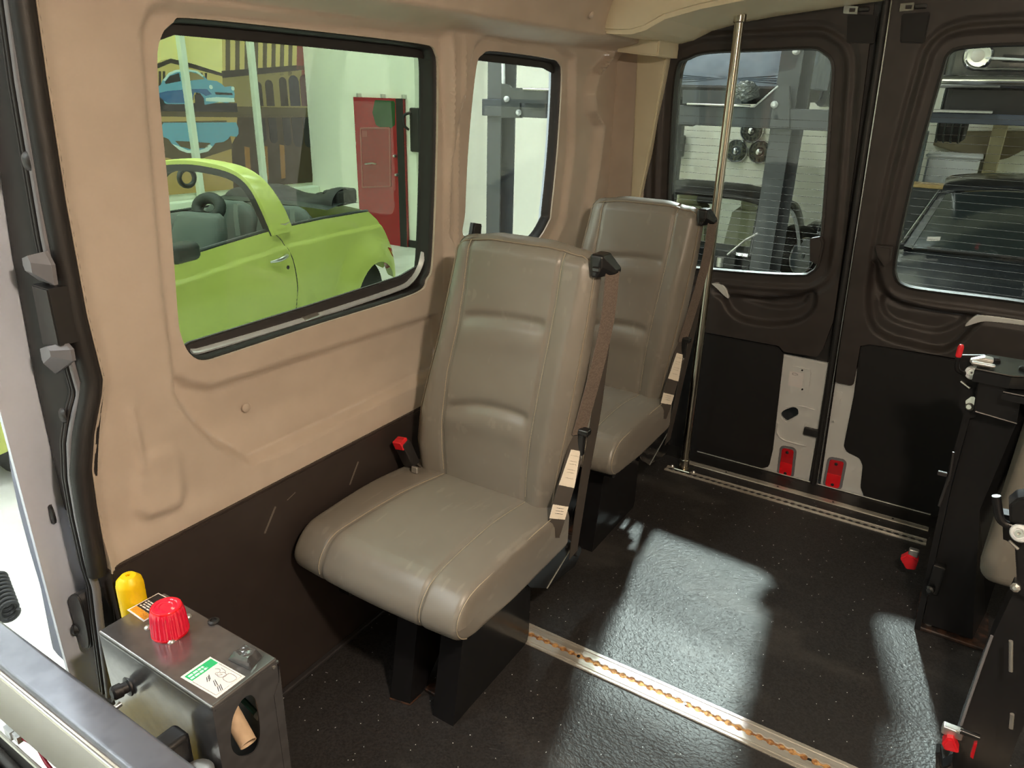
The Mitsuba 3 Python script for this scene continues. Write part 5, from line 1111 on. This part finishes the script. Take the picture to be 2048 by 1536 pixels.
RW2 = np.array([[5.932,1.417],[5.998,1.487],[6.129,1.525],[6.386,1.521],[6.450,1.464],[6.142,1.433]]); RW2[:, 1] = 2 * 1.088 - RW2[:, 1] - .02
MU('print_window_reflection', RW2, 'wall_dark', 4)
RF = np.array([[5.380,1.567],[5.806,1.616],[6.019,1.692],[6.263,1.657],[6.797,1.546],[6.744,1.187],[5.309,1.186]]); RF[:, 1] = 2 * 1.088 - RF[:, 1] - .02
MU('print_facade_reflection', RF, 'wall_dark', 1)
for px in ([[6.218,2.027],[6.289,2.032],[6.157,0.019],[6.046,0.030]], [[7.244,2.101],[7.319,2.107],[7.221,-0.087],[7.132,-0.078]]):
    a = np.array(px); y0, y1 = a[:, 0].min(), a[:, 0].max(); yc = a[:, 0].mean()
    put(mural, 'frame_post', box(MX + .0, MX + .09, yc - .038, yc + .038, -.10, 3.4, .004), 'frame_white', 30)
lg = [[5.058,0.099],[8.112,0.043]]
put(mural, 'frame_ledge', box(MX, MX + .16, g[0][0] - .2, 8.19, GZ, .0, .01), 'frame_white', 30)
# red poster door in the corner wall
struct('door_4')
D4 = [[-7.774,1.296],[-6.867,1.286]]
dx0, dx1, dzt = D4[0][0], D4[1][0], D4[0][1]
put('door_4', 'leaf', box(dx0, dx1, 8.14, 8.2, GZ, dzt, .004), 'm_poster', 30)
mat('m_poster', lin(150, 26, 34), .4); mat('m_green', lin(30, 70, 30), .4); mat('m_pane', lin(150, 70, 66), .3)
put('door_4', 'poster_green', prism(rpoly([[-7.363,1.267],[-7.002,1.263],[-7.017,0.954],[-7.157,0.869],[-7.365,0.940],[-7.420,1.102]], .03), 'y', 8.14, 8.137), 'm_green', False)
put('door_4', 'dark_stile', box(dx1 - .12, dx1, 8.13, 8.2, GZ, dzt, .004), 'rubber', 30)
fr = [[-7.652,0.887],[-7.109,0.911],[-7.131,0.126],[-7.672,0.067]]
for a, b in ((0, 1), (1, 2), (2, 3), (3, 0)):
    put('door_4', 'notice_frame', tube(to3([fr[a], fr[b]], 'y', 8.13), .014, 6), 'm_pane', 60)
put('door_4', 'notice_panel', prism(fr, 'y', 8.14, 8.134), 'm_red_panel', False)
mat('m_red_panel', lin(140, 40, 40), .35)
put('door_4', 'notice_paper', prism([[-7.626,0.848],[-7.531,0.853],[-7.536,0.772],[-7.632,0.767]], 'y', 8.134, 8.131), 'm_pane', False)
put('door_4', 'pull_bar', tube(to3([[-7.572,0.402],[-7.437,0.425],[-7.361,0.416]], 'y', 8.10), .012, 8), 'chrome', 60)
for u in [[-7.020,0.546],[-6.996,0.292]]:
    put('door_4', 'lock', lathe([(.025, 0), (.025, .03), (.012, .05), (0, .05)], [u[0], 8.13, u[1]], [0, -1, 0], 14), 'chrome', 40)
for u in [[-7.678,1.311],[-7.233,1.309],[-6.859,1.305]]:
    put('door_4', 'hinge_pin', box(u[0] - .012, u[0] + .012, 8.12, 8.2, dzt, dzt + .05), 'zinc', False)
bb = [[-6.663,1.033],[-6.561,0.974]]
k = thing('wall_hook', 'black wall bracket at the right of the red door', 'bracket')
wx, wz = [[-6.713,0.966]][0]
put(k, 'plate', rbox(wx - .06, wx + .10, 8.15, 8.2, wz - .35, wz + .22, .02), 'rubber', 40)
put(k, 'hook', tube(smoothpts([[wx - .02, 8.16, wz + .16], [wx - .07, 8.06, wz + .12], [wx - .06, 8.04, wz], [wx - .03, 8.1, wz - .06]], 20), .018, 8), 'rubber', 60)
struct('baseboard_corner'); put('baseboard_corner', '', box(-8.8, -6.7, 8.17, 8.2, GZ, GZ + .1), 'rubber', False)

# ------------------------------------------------------------------ four-post lift behind the van
mat('lift_grey', lin(66, 69, 74), 0.45, spec=.5)
mat('lift_dark', lin(46, 50, 52), 0.45)
LY = 7.0
k = thing('car_lift', 'dark grey four-post garage lift standing behind the van', 'car lift')
PBx = [p[0] for p in [[-1.683,0.988],[-1.439,1.002]]]; PAx = [p[0] for p in [[-4.701,0.813],[-4.465,0.827]]]
for (xa, xb) in (PBx, PAx):
    w_ = xb - xa
    p_ = put(k, 'post', prism(Polygon([[xa, LY - .02], [xb - .25 * w_, LY - .02], [xb - .25 * w_, LY], [xa + .02, LY], [xa + .02, LY + .16], [xb, LY + .16], [xb, LY + .18], [xa, LY + .18]]), 'z', GZ, 2.6), 'lift_grey', 30)
    put(p_, 'base', box(xa - .08, xb + .08, LY - .1, LY + .26, GZ, GZ + .02), 'lift_dark', False)
zt_, zb_ = [[-1.965,1.340]][0][1], [[-1.942,1.173]][0][1]
put(k, 'cross_beam', box(PAx[0] - .02, PBx[1] + .5, LY - .10, LY - .02, zb_, zt_, .006), 'lift_grey', 30)
put(k, 'side_beam', box(PAx[1] + .25, PAx[1] + .75, LY + .0, LY + 4.2 - 1.7, zt_ + .02, zt_ + .12, .006), 'lift_dark', 30)
put(k, 'runway', prism([[p[0], p[1]] for p in [[-4.269,1.457],[-3.713,1.449],[-3.705,1.317],[-4.190,1.313]]], 'y', LY - .3, LY + 2.2, .004), 'lift_dark', 30, 'black runway with a bright front edge')
put(k, 'runway_edge', tube(to3([[-4.079,1.446],[-3.548,1.443]], 'y', 6.69), .012, 8), 'zinc', 60)
put(k, 'runway', prism([[-2.489,1.472],[-1.954,1.474],[-1.938,1.366],[-2.476,1.355]], 'y', LY - .12, LY + 2.2, .004), 'lift_grey', 30)
put(k, 'runway_edge', tube(to3([[-2.422,1.353],[-1.851,1.352]], 'y', 6.85), .010, 8), 'zinc', 60)
put(k, 'gusset', prism([[-1.829,1.345],[-1.650,1.518],[-1.551,1.520],[-1.497,1.185],[-1.803,1.172]], 'y', 6.93, 6.88, .004), 'lift_grey', 30)
put(k, 'gusset_edge', tube(to3([[-1.821,1.345],[-1.643,1.518]], 'y', 6.87), .008, 6), 'white_plastic', 60)
put(k, 'gusset', prism([[-4.467,1.501],[-4.379,1.483],[-4.227,1.322],[-4.222,1.166],[-4.459,1.157]], 'y', 6.93, 6.88, .004), 'lift_dark', 30)
for u in [[-1.651,1.370],[-4.388,1.347],[-4.236,1.219],[-1.537,1.788]]:
    put(k, 'roller', lathe([(.03, 0), (.03, .02), (.015, .04), (0, .04)], [u[0], 6.88, u[1]], [0, -1, 0], 16), 'white_plastic', 40, 'white roller')
cb = [[-4.530,1.771],[-4.418,1.761],[-4.411,1.473],[-4.511,1.491]]
put(k, 'hose', tube(to3([[-4.461,1.815],[-4.448,1.482]], 'y', 6.9), .02, 8), 'white_plastic', 60)
cl = thing('plastic_bundle', 'crumpled clear plastic bundle on the lift runway behind the left rear window', 'plastic')
pc = to3([[-1.885,1.440]], 'y', 6.8)[0]; ic = trimesh.creation.icosphere(subdivisions=4, radius=1.0); v = ic.vertices
v = v * (.7 + .7 * meshkit.fbm(v * 2.2 + 3, 4)[:, None]) * [.10, .10, .075]; ic.vertices = v + pc + [0, 0, .03]
put(cl, 'film', ic, 'crinkle', False)
mat('crinkle', lin(86, 88, 88), .2, spec=.8, coat=1)

# second lift to the right and its cross beam
k = thing('car_lift', 'dark blue-grey lift beam crossing the right rear window', 'car lift')
b = [[-0.500,1.348],[0.155,1.370],[0.178,1.274],[-0.480,1.254]]
mat('lift_blue', lin(66, 72, 86), .4)
put(k, 'cross_beam', box(b[0][0] - .3, 4.5, 6.75, 6.83, b[2][1], b[0][1], .006), 'lift_blue', 30)
put(k, 'tread_plate', box(*(lambda q: (q[0][0] - .2, q[1][0], 6.6, 6.9, q[0][1] - .02, q[0][1]))([[-0.483,1.371],[-0.039,1.371]]), .004), 'zinc', 30)
put(k, 'post', box(4.3, 4.5, 6.8, 6.98, GZ, 2.6, .01), 'lift_grey', 30)

# ------------------------------------------------------------------ hubcaps, columns and rear wall things
for i, (u, r_, lb) in enumerate((([[-2.521,1.040]], .142, 'chrome and black hubcap on the rear wall, topmost of three'), ([[-2.678,0.797]], .142, 'chrome and black hubcap on the rear wall, lower left of three'), ([[-2.388,0.802]], .142, 'chrome and black hubcap on the rear wall, lower right of three'))):
    c_ = np.array([u[0][0], 9.59, u[0][1]]); h = thing('hubcap', lb, 'hubcap', 'hubcaps on the rear wall')
    put(h, 'rim', lathe([(r_, 0), (r_, .03), (r_ * .94, .045), (r_ * .84, .03), (r_ * .84, 0)], c_, [0, -1, 0], 36), 'chrome', 50)
    put(h, 'dish', lathe([(r_ * .86, .02), (r_ * .6, .012), (r_ * .4, .02), (r_ * .3, .05), (0, .055)], c_, [0, -1, 0], 36), 'black_gloss', 50)
    put(h, 'centre', lathe([(r_ * .30, .045), (r_ * .26, .075), (r_ * .1, .085), (0, .085)], c_, [0, -1, 0], 24), 'chrome', 50)
    for a in np.arange(12) * np.pi / 6:
        put(h, 'vent', rbox(-.012, .012, -.004, .004, -.02, .02, .003, 2).apply_transform(trimesh.transformations.rotation_matrix(-a, [0, 1, 0])).apply_translation(c_ + [r_ * .68 * math.sin(a), -.022, r_ * .68 * math.cos(a)]), 'black_paint', 30)
mat('tan_column', lin(176, 164, 130), .7); mat('tan_dark', lin(112, 102, 78), .7)
struct('column_1'); put('column_1', '', box(*(lambda q: (q[0][0], q[1][0], 9.3, 9.62, GZ, 3.5))([[-0.019,0.974],[0.112,0.982]]), .01), 'tan_column', 30)
k = thing('wall_board', 'brown canopy board on the rear wall behind the right rear window', 'board')
put(k, 'board', prism([[-0.523,1.132],[0.261,1.168],[0.305,0.984],[0.185,0.897],[0.077,0.859],[-0.378,0.944],[-0.531,0.987]], 'y', 9.58, 9.48, .01), 'tan_dark', 30)
k = thing('storage_chest', 'white chest by the rear wall behind the dark saloon', 'chest')
q = [[-0.526,0.924],[-0.053,0.953],[0.005,0.703],[-0.490,0.665]]
put(k, 'body', box(q[0][0], q[1][0], 9.0, 9.5, GZ, q[0][1] - .03, .02), 'white_plastic', 30)
put(k, 'lid', box(q[0][0] - .02, q[1][0] + .02, 8.98, 9.5, q[0][1] - .03, q[0][1], .01), 'white_plastic', 30)
mat('m_blue_drum', lin(84, 98, 108), .4)
k = thing('locker', 'blue-grey locker beside the white chest near the rear wall', 'locker')
q = [[-0.562,1.147],[-0.446,1.152]]
put(k, 'body', box(q[0][0] - .18, q[1][0] - .12, 8.75, 9.05, GZ, q[0][1], .01), 'm_blue_drum', 30)
put(k, 'door', box(q[0][0] - .16, q[1][0] - .14, 8.735, 8.75, GZ + .05, q[0][1] - .03, .004), 'm_blue_drum', 30)
k = thing('wood_shelf', 'pale wooden shelf edge left of the dark saloon roof', 'shelf')
q = [[-0.612,0.673],[-0.257,0.682]]
put(k, 'board', box(q[0][0], q[1][0] + .2, 8.3, 8.6, q[0][1] - .03, q[0][1], .005), 'wood_edge', 30)
put(k, 'cabinet', box(q[0][0] + .01, q[1][0] + .19, 8.32, 8.6, GZ, q[0][1] - .03), 'lift_dark', 30)
mat('wood_edge', grain(30, .3, .7, lin(206, 176, 120), lin(190, 156, 100)), .5)
# bins and cabinet seen left of the hubcaps, wall-mounted bar
k = thing('wall_charger', 'small black wall unit left of the hubcaps on the rear wall', 'wall unit')
q = [[-3.408,0.830]][0]
put(k, 'body', rbox(q[0] - .05, q[0] + .05, 9.5, 9.6, q[1] - .15, q[1] + .12, .02), 'rubber', 40)
put(k, 'cable', tube(smoothpts([[q[0], 9.52, q[1] - .1], [q[0] - .04, 9.48, q[1] - .35], [q[0] - .02, 9.5, q[1] - .6]], 20), .012, 6), 'rubber', 60)
k = thing('shelf_rack', 'narrow dark rack with pale boxes at the left edge of the left rear window', 'rack')
q = [[-3.406,1.092],[-3.303,1.097],[-3.299,0.486]]
put(k, 'upright', box(q[1][0] - .0, q[1][0] + .05, 9.1, 9.2, q[2][1] - 1, q[0][1] + .2), 'rubber', False)
for i in range(6):
    z = q[2][1] + .05 + i * .10; put(k, 'box', box(q[0][0] - .12, q[1][0] - .01, 9.05, 9.3, z, z + .075, .01), 'white_plastic', 30)

# ------------------------------------------------------------------ cars behind the van
mat('cover_grey', grain(5, .3, .7, lin(96, 106, 122), lin(110, 120, 136)), .5, sheen=.4)
mat('car_black', lin(16, 18, 20), .12, coat=1.0)
mat('windscreen', lin(28, 34, 34), .06, spec=.7)
mat('tan_leather', lin(170, 166, 136), .6)
def gable(cx, y0, y1, rows_):
    """a car-like loft along y: rows of (fraction along, half width at base, half width at top, z base, z top)."""
    R = []
    for f, wb, wt, zb, zt in rows_:
        q = np.array([[-wb, zb], [-wb, zb + .6 * (zt - zb) * .6], [-wt, zt - .03], [-wt * .8, zt], [wt * .8, zt], [wt, zt - .03], [wb, zb + .6 * (zt - zb) * .6], [wb, zb]])
        R.append(np.c_[cx + q[:, 0], np.full(8, y0 + f * (y1 - y0)), q[:, 1]])
    return loft(R)
# covered car up on the first lift
k = thing('covered_car', 'car under a blue-grey cover up on the lift, behind the left rear window', 'car')
q = [[-2.628,1.826],[-1.775,1.821],[-1.726,1.507],[-2.610,1.509]]
cxx = (q[0][0] + q[1][0]) / 2; zb = q[3][1]
cov = []
for f, w, zt in ((0, .66, .10), (.06, .70, .28), (.2, .73, .34), (.4, .71, .62), (.6, .70, .66), (.85, .71, .4), (1, .66, .1)):
    th = np.linspace(0, 1, 40); px_ = np.interp(th, [0, .15, .35, .65, .85, 1], [-w, -w, -w * .75, w * .75, w, w]); pz = np.interp(th, [0, .15, .35, .65, .85, 1], [0, zt * .55, zt, zt, zt * .55, 0])
    wr = .014 * np.sin(th * 60 + f * 9)
    cov.append(np.c_[cxx + px_, 7.25 + f * 1.2 + wr, zb + pz + wr * .5])
cm = loft(cov); put(k, 'cover', cm, 'cover_grey', 60)
put(k, 'underbody', box(cxx - .6, cxx + .6, 7.2, 8.5, zb - .12, zb + .01, .02), 'rubber', 30)
for s in (-1, 1): put(k, 'wheel', cyl([cxx + s * .52 - .1, 7.75, zb - .10], [cxx + s * .52 + .1, 7.75, zb - .10], .28, n=28, ch=.03), 'rubber', 50)
# second covered shape right of the post
k = thing('covered_car', 'dark covered car on the lift, right of the post in the left rear window', 'car')
q = [[-1.669,1.836],[-1.241,1.834],[-1.196,1.361],[-1.548,1.429]]
shape = smoothpts([[-1.997,2.102],[-1.783,2.098],[-1.392,2.091],[-1.303,1.618],[-1.564,1.536],[-1.604,1.416],[-1.653,1.344],[-1.721,1.382],[-1.780,1.482],[-1.878,1.571]], 60, True)
put(k, 'cover', prism(shape, 'y', 9.5, 8.9, .06), 'navy_cover', 40)
mat('navy_cover', lin(32, 36, 44), .5, sheen=.4)
put(k, 'mirror', rbox(*(lambda p: (p[0] - .08, p[0] + .06, 8.76, 8.9, p[1] - .10, p[1] + .09))([[-1.788,1.708]][0]), .04), 'rubber', 40)
# dark soft-top car parked under the first lift, facing the van
k = thing('soft_top_car', 'black soft-top car with cream interior parked under the lift, behind the left rear window', 'car')
q = [[-2.880,0.559],[-1.816,0.584],[-2.892,0.356],[-1.926,0.445],[-2.851,-0.022],[-2.028,0.074]]
xl, xr = q[0][0] - .10, q[1][0]; zr = q[0][1] + .02
cx0 = (xl + xr) / 2; hw = (xr - xl) / 2
roof = [np.array([[cx0 + u * hw, 7.72 - .04 * (1 - u * u), zr - .10 - .06 * u ** 4 + dz] for u in np.linspace(-1, 1, 17)]) for dz in (0,)]
roofm = loft([np.c_[cx0 + np.linspace(-1, 1, 17) * hw * w, np.full(17, yy), zr - dz - .05 * np.abs(np.linspace(-1, 1, 17)) ** 4] for yy, w, dz in ((7.70, 1.0, .11), (7.72, 1.0, .06), (7.85, .98, .02), (8.0, .96, .0), (8.3, .94, .04), (8.6, .9, .25))], cap=False, closed=False)
put(k, 'soft_top', roofm, 'rubber', 60, 'black fabric roof')
put(k, 'header', tube(np.c_[cx0 + np.linspace(-1, 1, 17) * hw, np.full(17, 7.70), zr - .10 - .05 * np.abs(np.linspace(-1, 1, 17)) ** 4], .035, 8), 'rubber', 60)
zw = [[-2.280,-0.037]][0][1]
for s in (-1, 1): put(k, 'windscreen_pillar', tube([[cx0 + s * hw * .98, 7.70, zr - .13], [cx0 + s * hw * 1.12, 7.25, zw]], .035, 8), 'car_black', 60)
put(k, 'windscreen', loft([np.array([[cx0 - hw * .96, 7.70, zr - .12], [cx0 + hw * .96, 7.70, zr - .12]]), np.array([[cx0 - hw * 1.1, 7.26, zw], [cx0 + hw * 1.1, 7.26, zw]])], cap=False, closed=False), 'clear_glass', False)
for s in (-1, 1):
    k2 = put(k, 'seat', gable(cx0 + s * .36, 8.15, 8.35, ((0, .25, .2, zw - .3, zr - .30), (1, .25, .2, zw - .3, zr - .28))), 'tan_leather', 40)
    put(k2, 'headrest', rbox(cx0 + s * .36 - .13, cx0 + s * .36 + .13, 8.16, 8.28, zr - .30, zr - .16, .04), 'tan_leather', 40)
put(k, 'dashboard', box(cx0 - hw, cx0 + hw, 7.32, 7.6, zw - .15, zw + .04, .03), 'rubber', 40)
put(k, 'rear_view_mirror', rbox(cx0 - .10, cx0 + .10, 7.66, 7.7, zr - .2, zr - .13, .02), 'rubber', 40)
bon = [np.c_[cx0 + np.linspace(-1, 1, 21) * hw * w, np.full(21, yy), zz + .10 * (1 - np.abs(np.linspace(-1, 1, 21)) ** 3)] for yy, w, zz in ((7.27, 1.18, zw - .06), (6.9, 1.2, zw - .13), (6.4, 1.18, zw - .20), (6.1, 1.1, zw - .30), (6.0, 1.05, zw - .50), (6.0, 1.05, zw - .8))]
put(k, 'bonnet', loft(bon, cap=False, closed=False), 'car_black', 60)
for s in (-1, 1):
    put(k, 'flank', loft([np.array([[cx0 + s * hw * w, yy, zt], [cx0 + s * hw * w * 1.04, yy, zt - .3], [cx0 + s * hw * w, yy, zt - .7]]) for yy, w, zt in ((6.1, 1.1, zw - .2), (7.27, 1.2, zw), (8.4, 1.16, zw + .02), (8.6, 1.0, zw - .05))], cap=False, closed=False), 'car_black', 60)
put(k, 'wing_mirror', rbox(cx0 + hw * 1.15, cx0 + hw * 1.15 + .18, 7.32, 7.42, zw + .02, zw + .16, .04), 'car_black', 40)
put(k, 'washer_cap', cyl(*(lambda p: (p + [0, 0, -.04], p + [0, 0, .04]))(to3([[-1.834,0.039]], 'y', 6.5)[0]), .03, n=16), 'zinc', 40)
put(k, 'wiper', tube(to3([[-1.885,0.030],[-1.742,0.189],[-1.634,0.267]], 'y', 6.9), .012, 6), 'zinc', 60)
# wheel and fender of a car by the rear wall right of the post
k = thing('parked_car', 'car end with a chromed wheel standing right of the lift post', 'car')
c_ = to3([[-1.683,-0.208]], 'y', 8.85)[0]
put(k, 'wheel', lathe([(.20, .0), (.30, .0), (.33, -.03), (.33, -.18), (.30, -.21), (.2, -.21)], c_ + [.12, 0, -.05], [.85, -.5, 0], 36), 'rubber', 50)
put(k, 'wheel_rim', lathe([(.215, .012), (.205, .02), (.19, .0), (.08, -.01), (.06, .01), (0, .015)], c_ + [.12, 0, -.05], [.85, -.5, 0], 36), 'chrome', 50, 'bright wheel rim')
fend = smoothpts(to3([[-1.875,0.001],[-1.848,0.187],[-1.787,0.294],[-1.702,0.247],[-1.631,0.085],[-1.573,-0.136]], 'y', 8.85), 24)
put(k, 'fender', loft([fend + [0, dy, dz] for dy, dz in ((-.16, -.03), (-.12, .03), (.0, .05), (.12, .03), (.16, -.03))], cap=False, closed=False), 'car_black', 60)
put(k, 'fender_edge', tube(fend + [0, -.165, -.03], .02, 8), 'white_plastic', 60, 'pale fender edge')
put(k, 'body', rbox(c_[0] + .02, c_[0] + .55, 9.05, 9.5, c_[2] - .35, c_[2] + .28, .12), 'car_black', 60)
# saloon facing the van behind the right rear window
k = thing('dark_saloon', 'dark saloon parked facing the van, close behind the right rear window', 'car')
Yr = 6.0
rf = [[-0.187,0.884],[0.232,0.983]]
zr = rf[0][1]; xl = rf[0][0] - .03
(xb, zb), = [[-0.331,0.559]]
xc = xl + .60; hwr, hwb = xc - xl, xc - xb
U = np.linspace(-1, 1, 25)
arc = lambda h: h * (1 - np.abs(U) ** 2.5)
put(k, 'roof', loft([np.c_[xc + U * hwr * w, np.full(25, yy), zz + arc(.05)] for yy, w, zz in ((5.98, 1.0, zr - .045), (6.05, 1.0, zr - .015), (6.5, 1.02, zr + .01), (7.2, 1.0, zr - .02), (7.8, .95, zr - .15), (8.3, .9, zr - .4))], cap=False, closed=False), 'car_black', 60)
put(k, 'windscreen', loft([np.c_[xc + U * hwr * .96, 5.98 - .04 * (1 - U ** 2), zr - .05 + arc(.05)], np.c_[xc + U * hwb * .94, 5.27 - .10 * (1 - U ** 2), zb + .0 + arc(.02)]], cap=False, closed=False), 'windscreen', 60)
for s in (-1, 1):
    put(k, 'roof_pillar', loft([np.array([[xc + s * hwr * a, yy, zz] for a, yy, zz in ((.95, 5.97, zr - .05), (1.02, 6.0, zr - .05), (1.02, 6.05, zr - .06), (.95, 6.02, zr - .08))]), np.array([[xc + s * hwb * a, yy, zz] for a, yy, zz in ((.93, 5.25, zb), (1.0, 5.29, zb), (1.0, 5.36, zb - .02), (.93, 5.33, zb - .03))])]), 'car_black', 50)
    put(k, 'drip_rail', tube([[xc + s * hwr * 1.03, 6.02, zr - .04], [xc + s * hwb * 1.02, 5.30, zb + .01]], .012, 7), 'chrome', 60)
    side = [np.array([[xc + s * (hwb + .04), yy, zt], [xc + s * (hwb + .12), yy, zt - .25], [xc + s * (hwb + .06), yy, -.5]]) for yy, zt in ((3.9, zb - .25), (5.2, zb - .02), (8.2, zb + .02))]
    put(k, 'flank', loft(side, cap=False, closed=False), 'car_black', 60)
put(k, 'bonnet', loft([np.c_[xc + U * (hwb + .04) * w, np.full(25, yy), zz + arc(.05)] for yy, w, zz in ((5.32, .98, zb - .03), (5.0, 1.0, zb - .06), (4.5, 1.0, zb - .13), (4.1, .97, zb - .22), (3.95, .94, zb - .32), (3.9, .92, -.5))], cap=False, closed=False), 'car_black', 60)
put(k, 'rear_view_mirror', rbox(xc - .02, xc + .14, 5.86, 5.9, zr - .17, zr - .11, .02), 'tan_leather', 40)
put(k, 'sticker', prism([[-0.210,0.632],[-0.138,0.640],[-0.139,0.615],[-0.211,0.606]], 'y', 5.30, 5.295), 'paper_white', False, 'white parking sticker')
put(k, 'wiper', tube([[xc - hwb * .8, 5.2, zb + .01], [xc - hwb * .3, 5.12, zb + .03], [xc + .1, 5.14, zb + .03]], .010, 6), 'rubber', 60)
put(k, 'wing_mirror', rbox(xb - .16, xb - .02, 5.30, 5.40, zb + .0, zb + .10, .03), 'chrome', 40)
hl = to3([[-0.210,0.582]], 'y', 3.95)[0]
put(k, 'head_lamp', lathe([(.10, 0), (.10, .02), (.06, .05), (0, .055)], [xb + .08, 3.92, zb - .30], [0, -1, .1], 24), 'lens_white', 50)
put(k, 'wheel', cyl([xb - .02, 4.6, -.42], [xb + .18, 4.6, -.42], .30, n=30, ch=.03), 'rubber', 50)
# car up on the second lift, its nose over the saloon
k = thing('raised_car', 'black car with a chrome grille and round headlamp raised above the dark saloon', 'car')
q = [[-0.426,1.811],[0.054,1.807],[0.123,1.521],[-0.433,1.525]]
zf0, zf1 = q[3][1], 2.3; xa = [[-0.467,1.619]][0][0]
put(k, 'front_panel', rbox(xa + .02, xa + 1.9, 6.98, 7.6, zf0 + .02, zf1, .08), 'car_black', 60)
put(k, 'bumper', rbox(xa - .02, xa + 1.95, 6.80, 7.0, zf0 + .0, zf0 + .09, .03), 'chrome', 50, 'chrome bumper')
put(k, 'underbody', box(xa + .1, xa + 1.85, 6.95, 9.2, zf0 - .22, zf0 + .02, .03), 'rubber', 30)
hc = to3([[-0.226,1.752]], 'y', 6.96)[0]
k2 = put(k, 'head_lamp', lathe([(.10, 0), (.10, .03), (.085, .05), (.08, .035)], hc, [0, -1, 0], 30), 'chrome', 50, 'round headlamp')
put(k2, 'lens', lathe([(.078, .028), (.06, .034), (.03, .036), (0, .036)], hc, [0, -1, 0], 30), 'zinc', 40)
put(k, 'grille_bar', tube(to3([[-0.170,1.737],[0.232,1.717]], 'y', 6.93), .010, 8), 'white_plastic', 60)
put(k, 'grille', prism([[-0.068,1.765],[0.225,1.751],[0.238,1.698],[-0.062,1.711]], 'y', 7.0, 6.965, .004), 'rubber', 30)
put(k, 'trim_bar', tube(smoothpts(to3([[-0.308,1.777],[-0.303,1.722],[-0.252,1.674],[-0.159,1.660],[-0.031,1.661],[0.246,1.656]], 'y', 6.9), 30), .011, 8), 'chrome', 60)
put(k, 'side_marker', prism([[-0.389,1.539],[-0.375,1.567],[-0.355,1.568],[-0.367,1.532]], 'y', 6.96, 6.90, .003), 'orange_print', 30, 'orange marker lamp')
k2 = put(k, 'wheel', cyl([xa + .05, 7.6, zf0 - .12], [xa + .27, 7.6, zf0 - .12], .30, n=36, ch=.03), 'rubber', 50)
for i in range(4): put(k2, 'tread', tube([[xa + .06 + i * .055, 7.6 + .302 * math.cos(a), zf0 - .12 + .302 * math.sin(a)] for a in np.linspace(np.pi * .7, np.pi * 1.6, 20)], .008, 6), 'car_trim', 40)

# ------------------------------------------------------------------ lamps
def lamp(key, at, r, rad, normal=(0, 0, -1), m='white_plastic'):
    a, b, d = frame_of(normal)
    th = np.arange(20) * 2 * np.pi / 20
    v = np.vstack([np.asarray(at) + r * (np.cos(th)[:, None] * a + np.sin(th)[:, None] * b), [at]])
    i = np.arange(20); f = np.stack([i, (i + 1) % 20, i * 0 + 20], 1)
    me = trimesh.Trimesh(v, f, process=False)
    if me.face_normals[0] @ d < 0: me.invert()
    put(key, 'lens', me, m, False)
    scene[numbered(key + '__lens') if False else key + '__lens']['emitter'] = {'type': 'area', 'radiance': rgb(rad), 'sampling_weight': 3.0}
    put(key, 'rim', tube([v[j] for j in range(20)], r * .12, 6, closed=True), m, 60)
k = thing('dome_lamp', 'round warm dome lamp on the van roof', 'lamp')
put(k, 'body', lathe([(.075, 0), (.075, .012), (.066, .024), (.062, .026), (.001, .026)], [DOME_AT[0], DOME_AT[1], 1.86], [0, 0, -1], 32), 'white_plastic', 40)
th_ = np.linspace(.06, np.pi / 2, 8)
put(k, 'lens', lathe([(.058 * math.sin(t), .028 * (1 - math.cos(t))) for t in th_] + [(.058, .034)], [DOME_AT[0], DOME_AT[1], DOME_AT[2] - .030], [0, 0, 1], 24), 'white_plastic', False)
scene[k + '__lens']['emitter'] = {'type': 'area', 'radiance': rgb([DOME_R * c for c in (1.0, .83, .65)]), 'sampling_weight': 3.0}
put(k, 'rim', tube([[DOME_AT[0] + .062 * math.cos(t), DOME_AT[1] + .062 * math.sin(t), DOME_AT[2] + .006] for t in np.arange(28) * 2 * np.pi / 28], .006, 6, closed=True), 'white_plastic', 60)
for at, r, c, lb in (((-1.25, 6.75, 5.4), .16, PATCH_R, 'bright spot lamp high behind the van, the nearer of two'), ((-1.6, 9.2, 5.4), .20, PATCH_R * .45, 'weaker spot lamp high behind the van by the rear wall')):
    k = thing('showroom_spot', lb, 'lamp', 'spots beside the van')
    aim = np.array([-.35, 1.75, 0]) - np.array(at)
    d_ = aim / np.linalg.norm(aim); at = np.array(at)
    put(k, 'beam_snoot', lathe([(r * 1.25, -.04), (r * 1.25, 1.0), (r * 1.2, 1.0), (r * 1.2, -.02), (.001, -.03)], at, d_, 32), 'black_plastic', 40)
    lamp(k, at, r, [c * q for q in (.84, .97, 1.0)], aim)
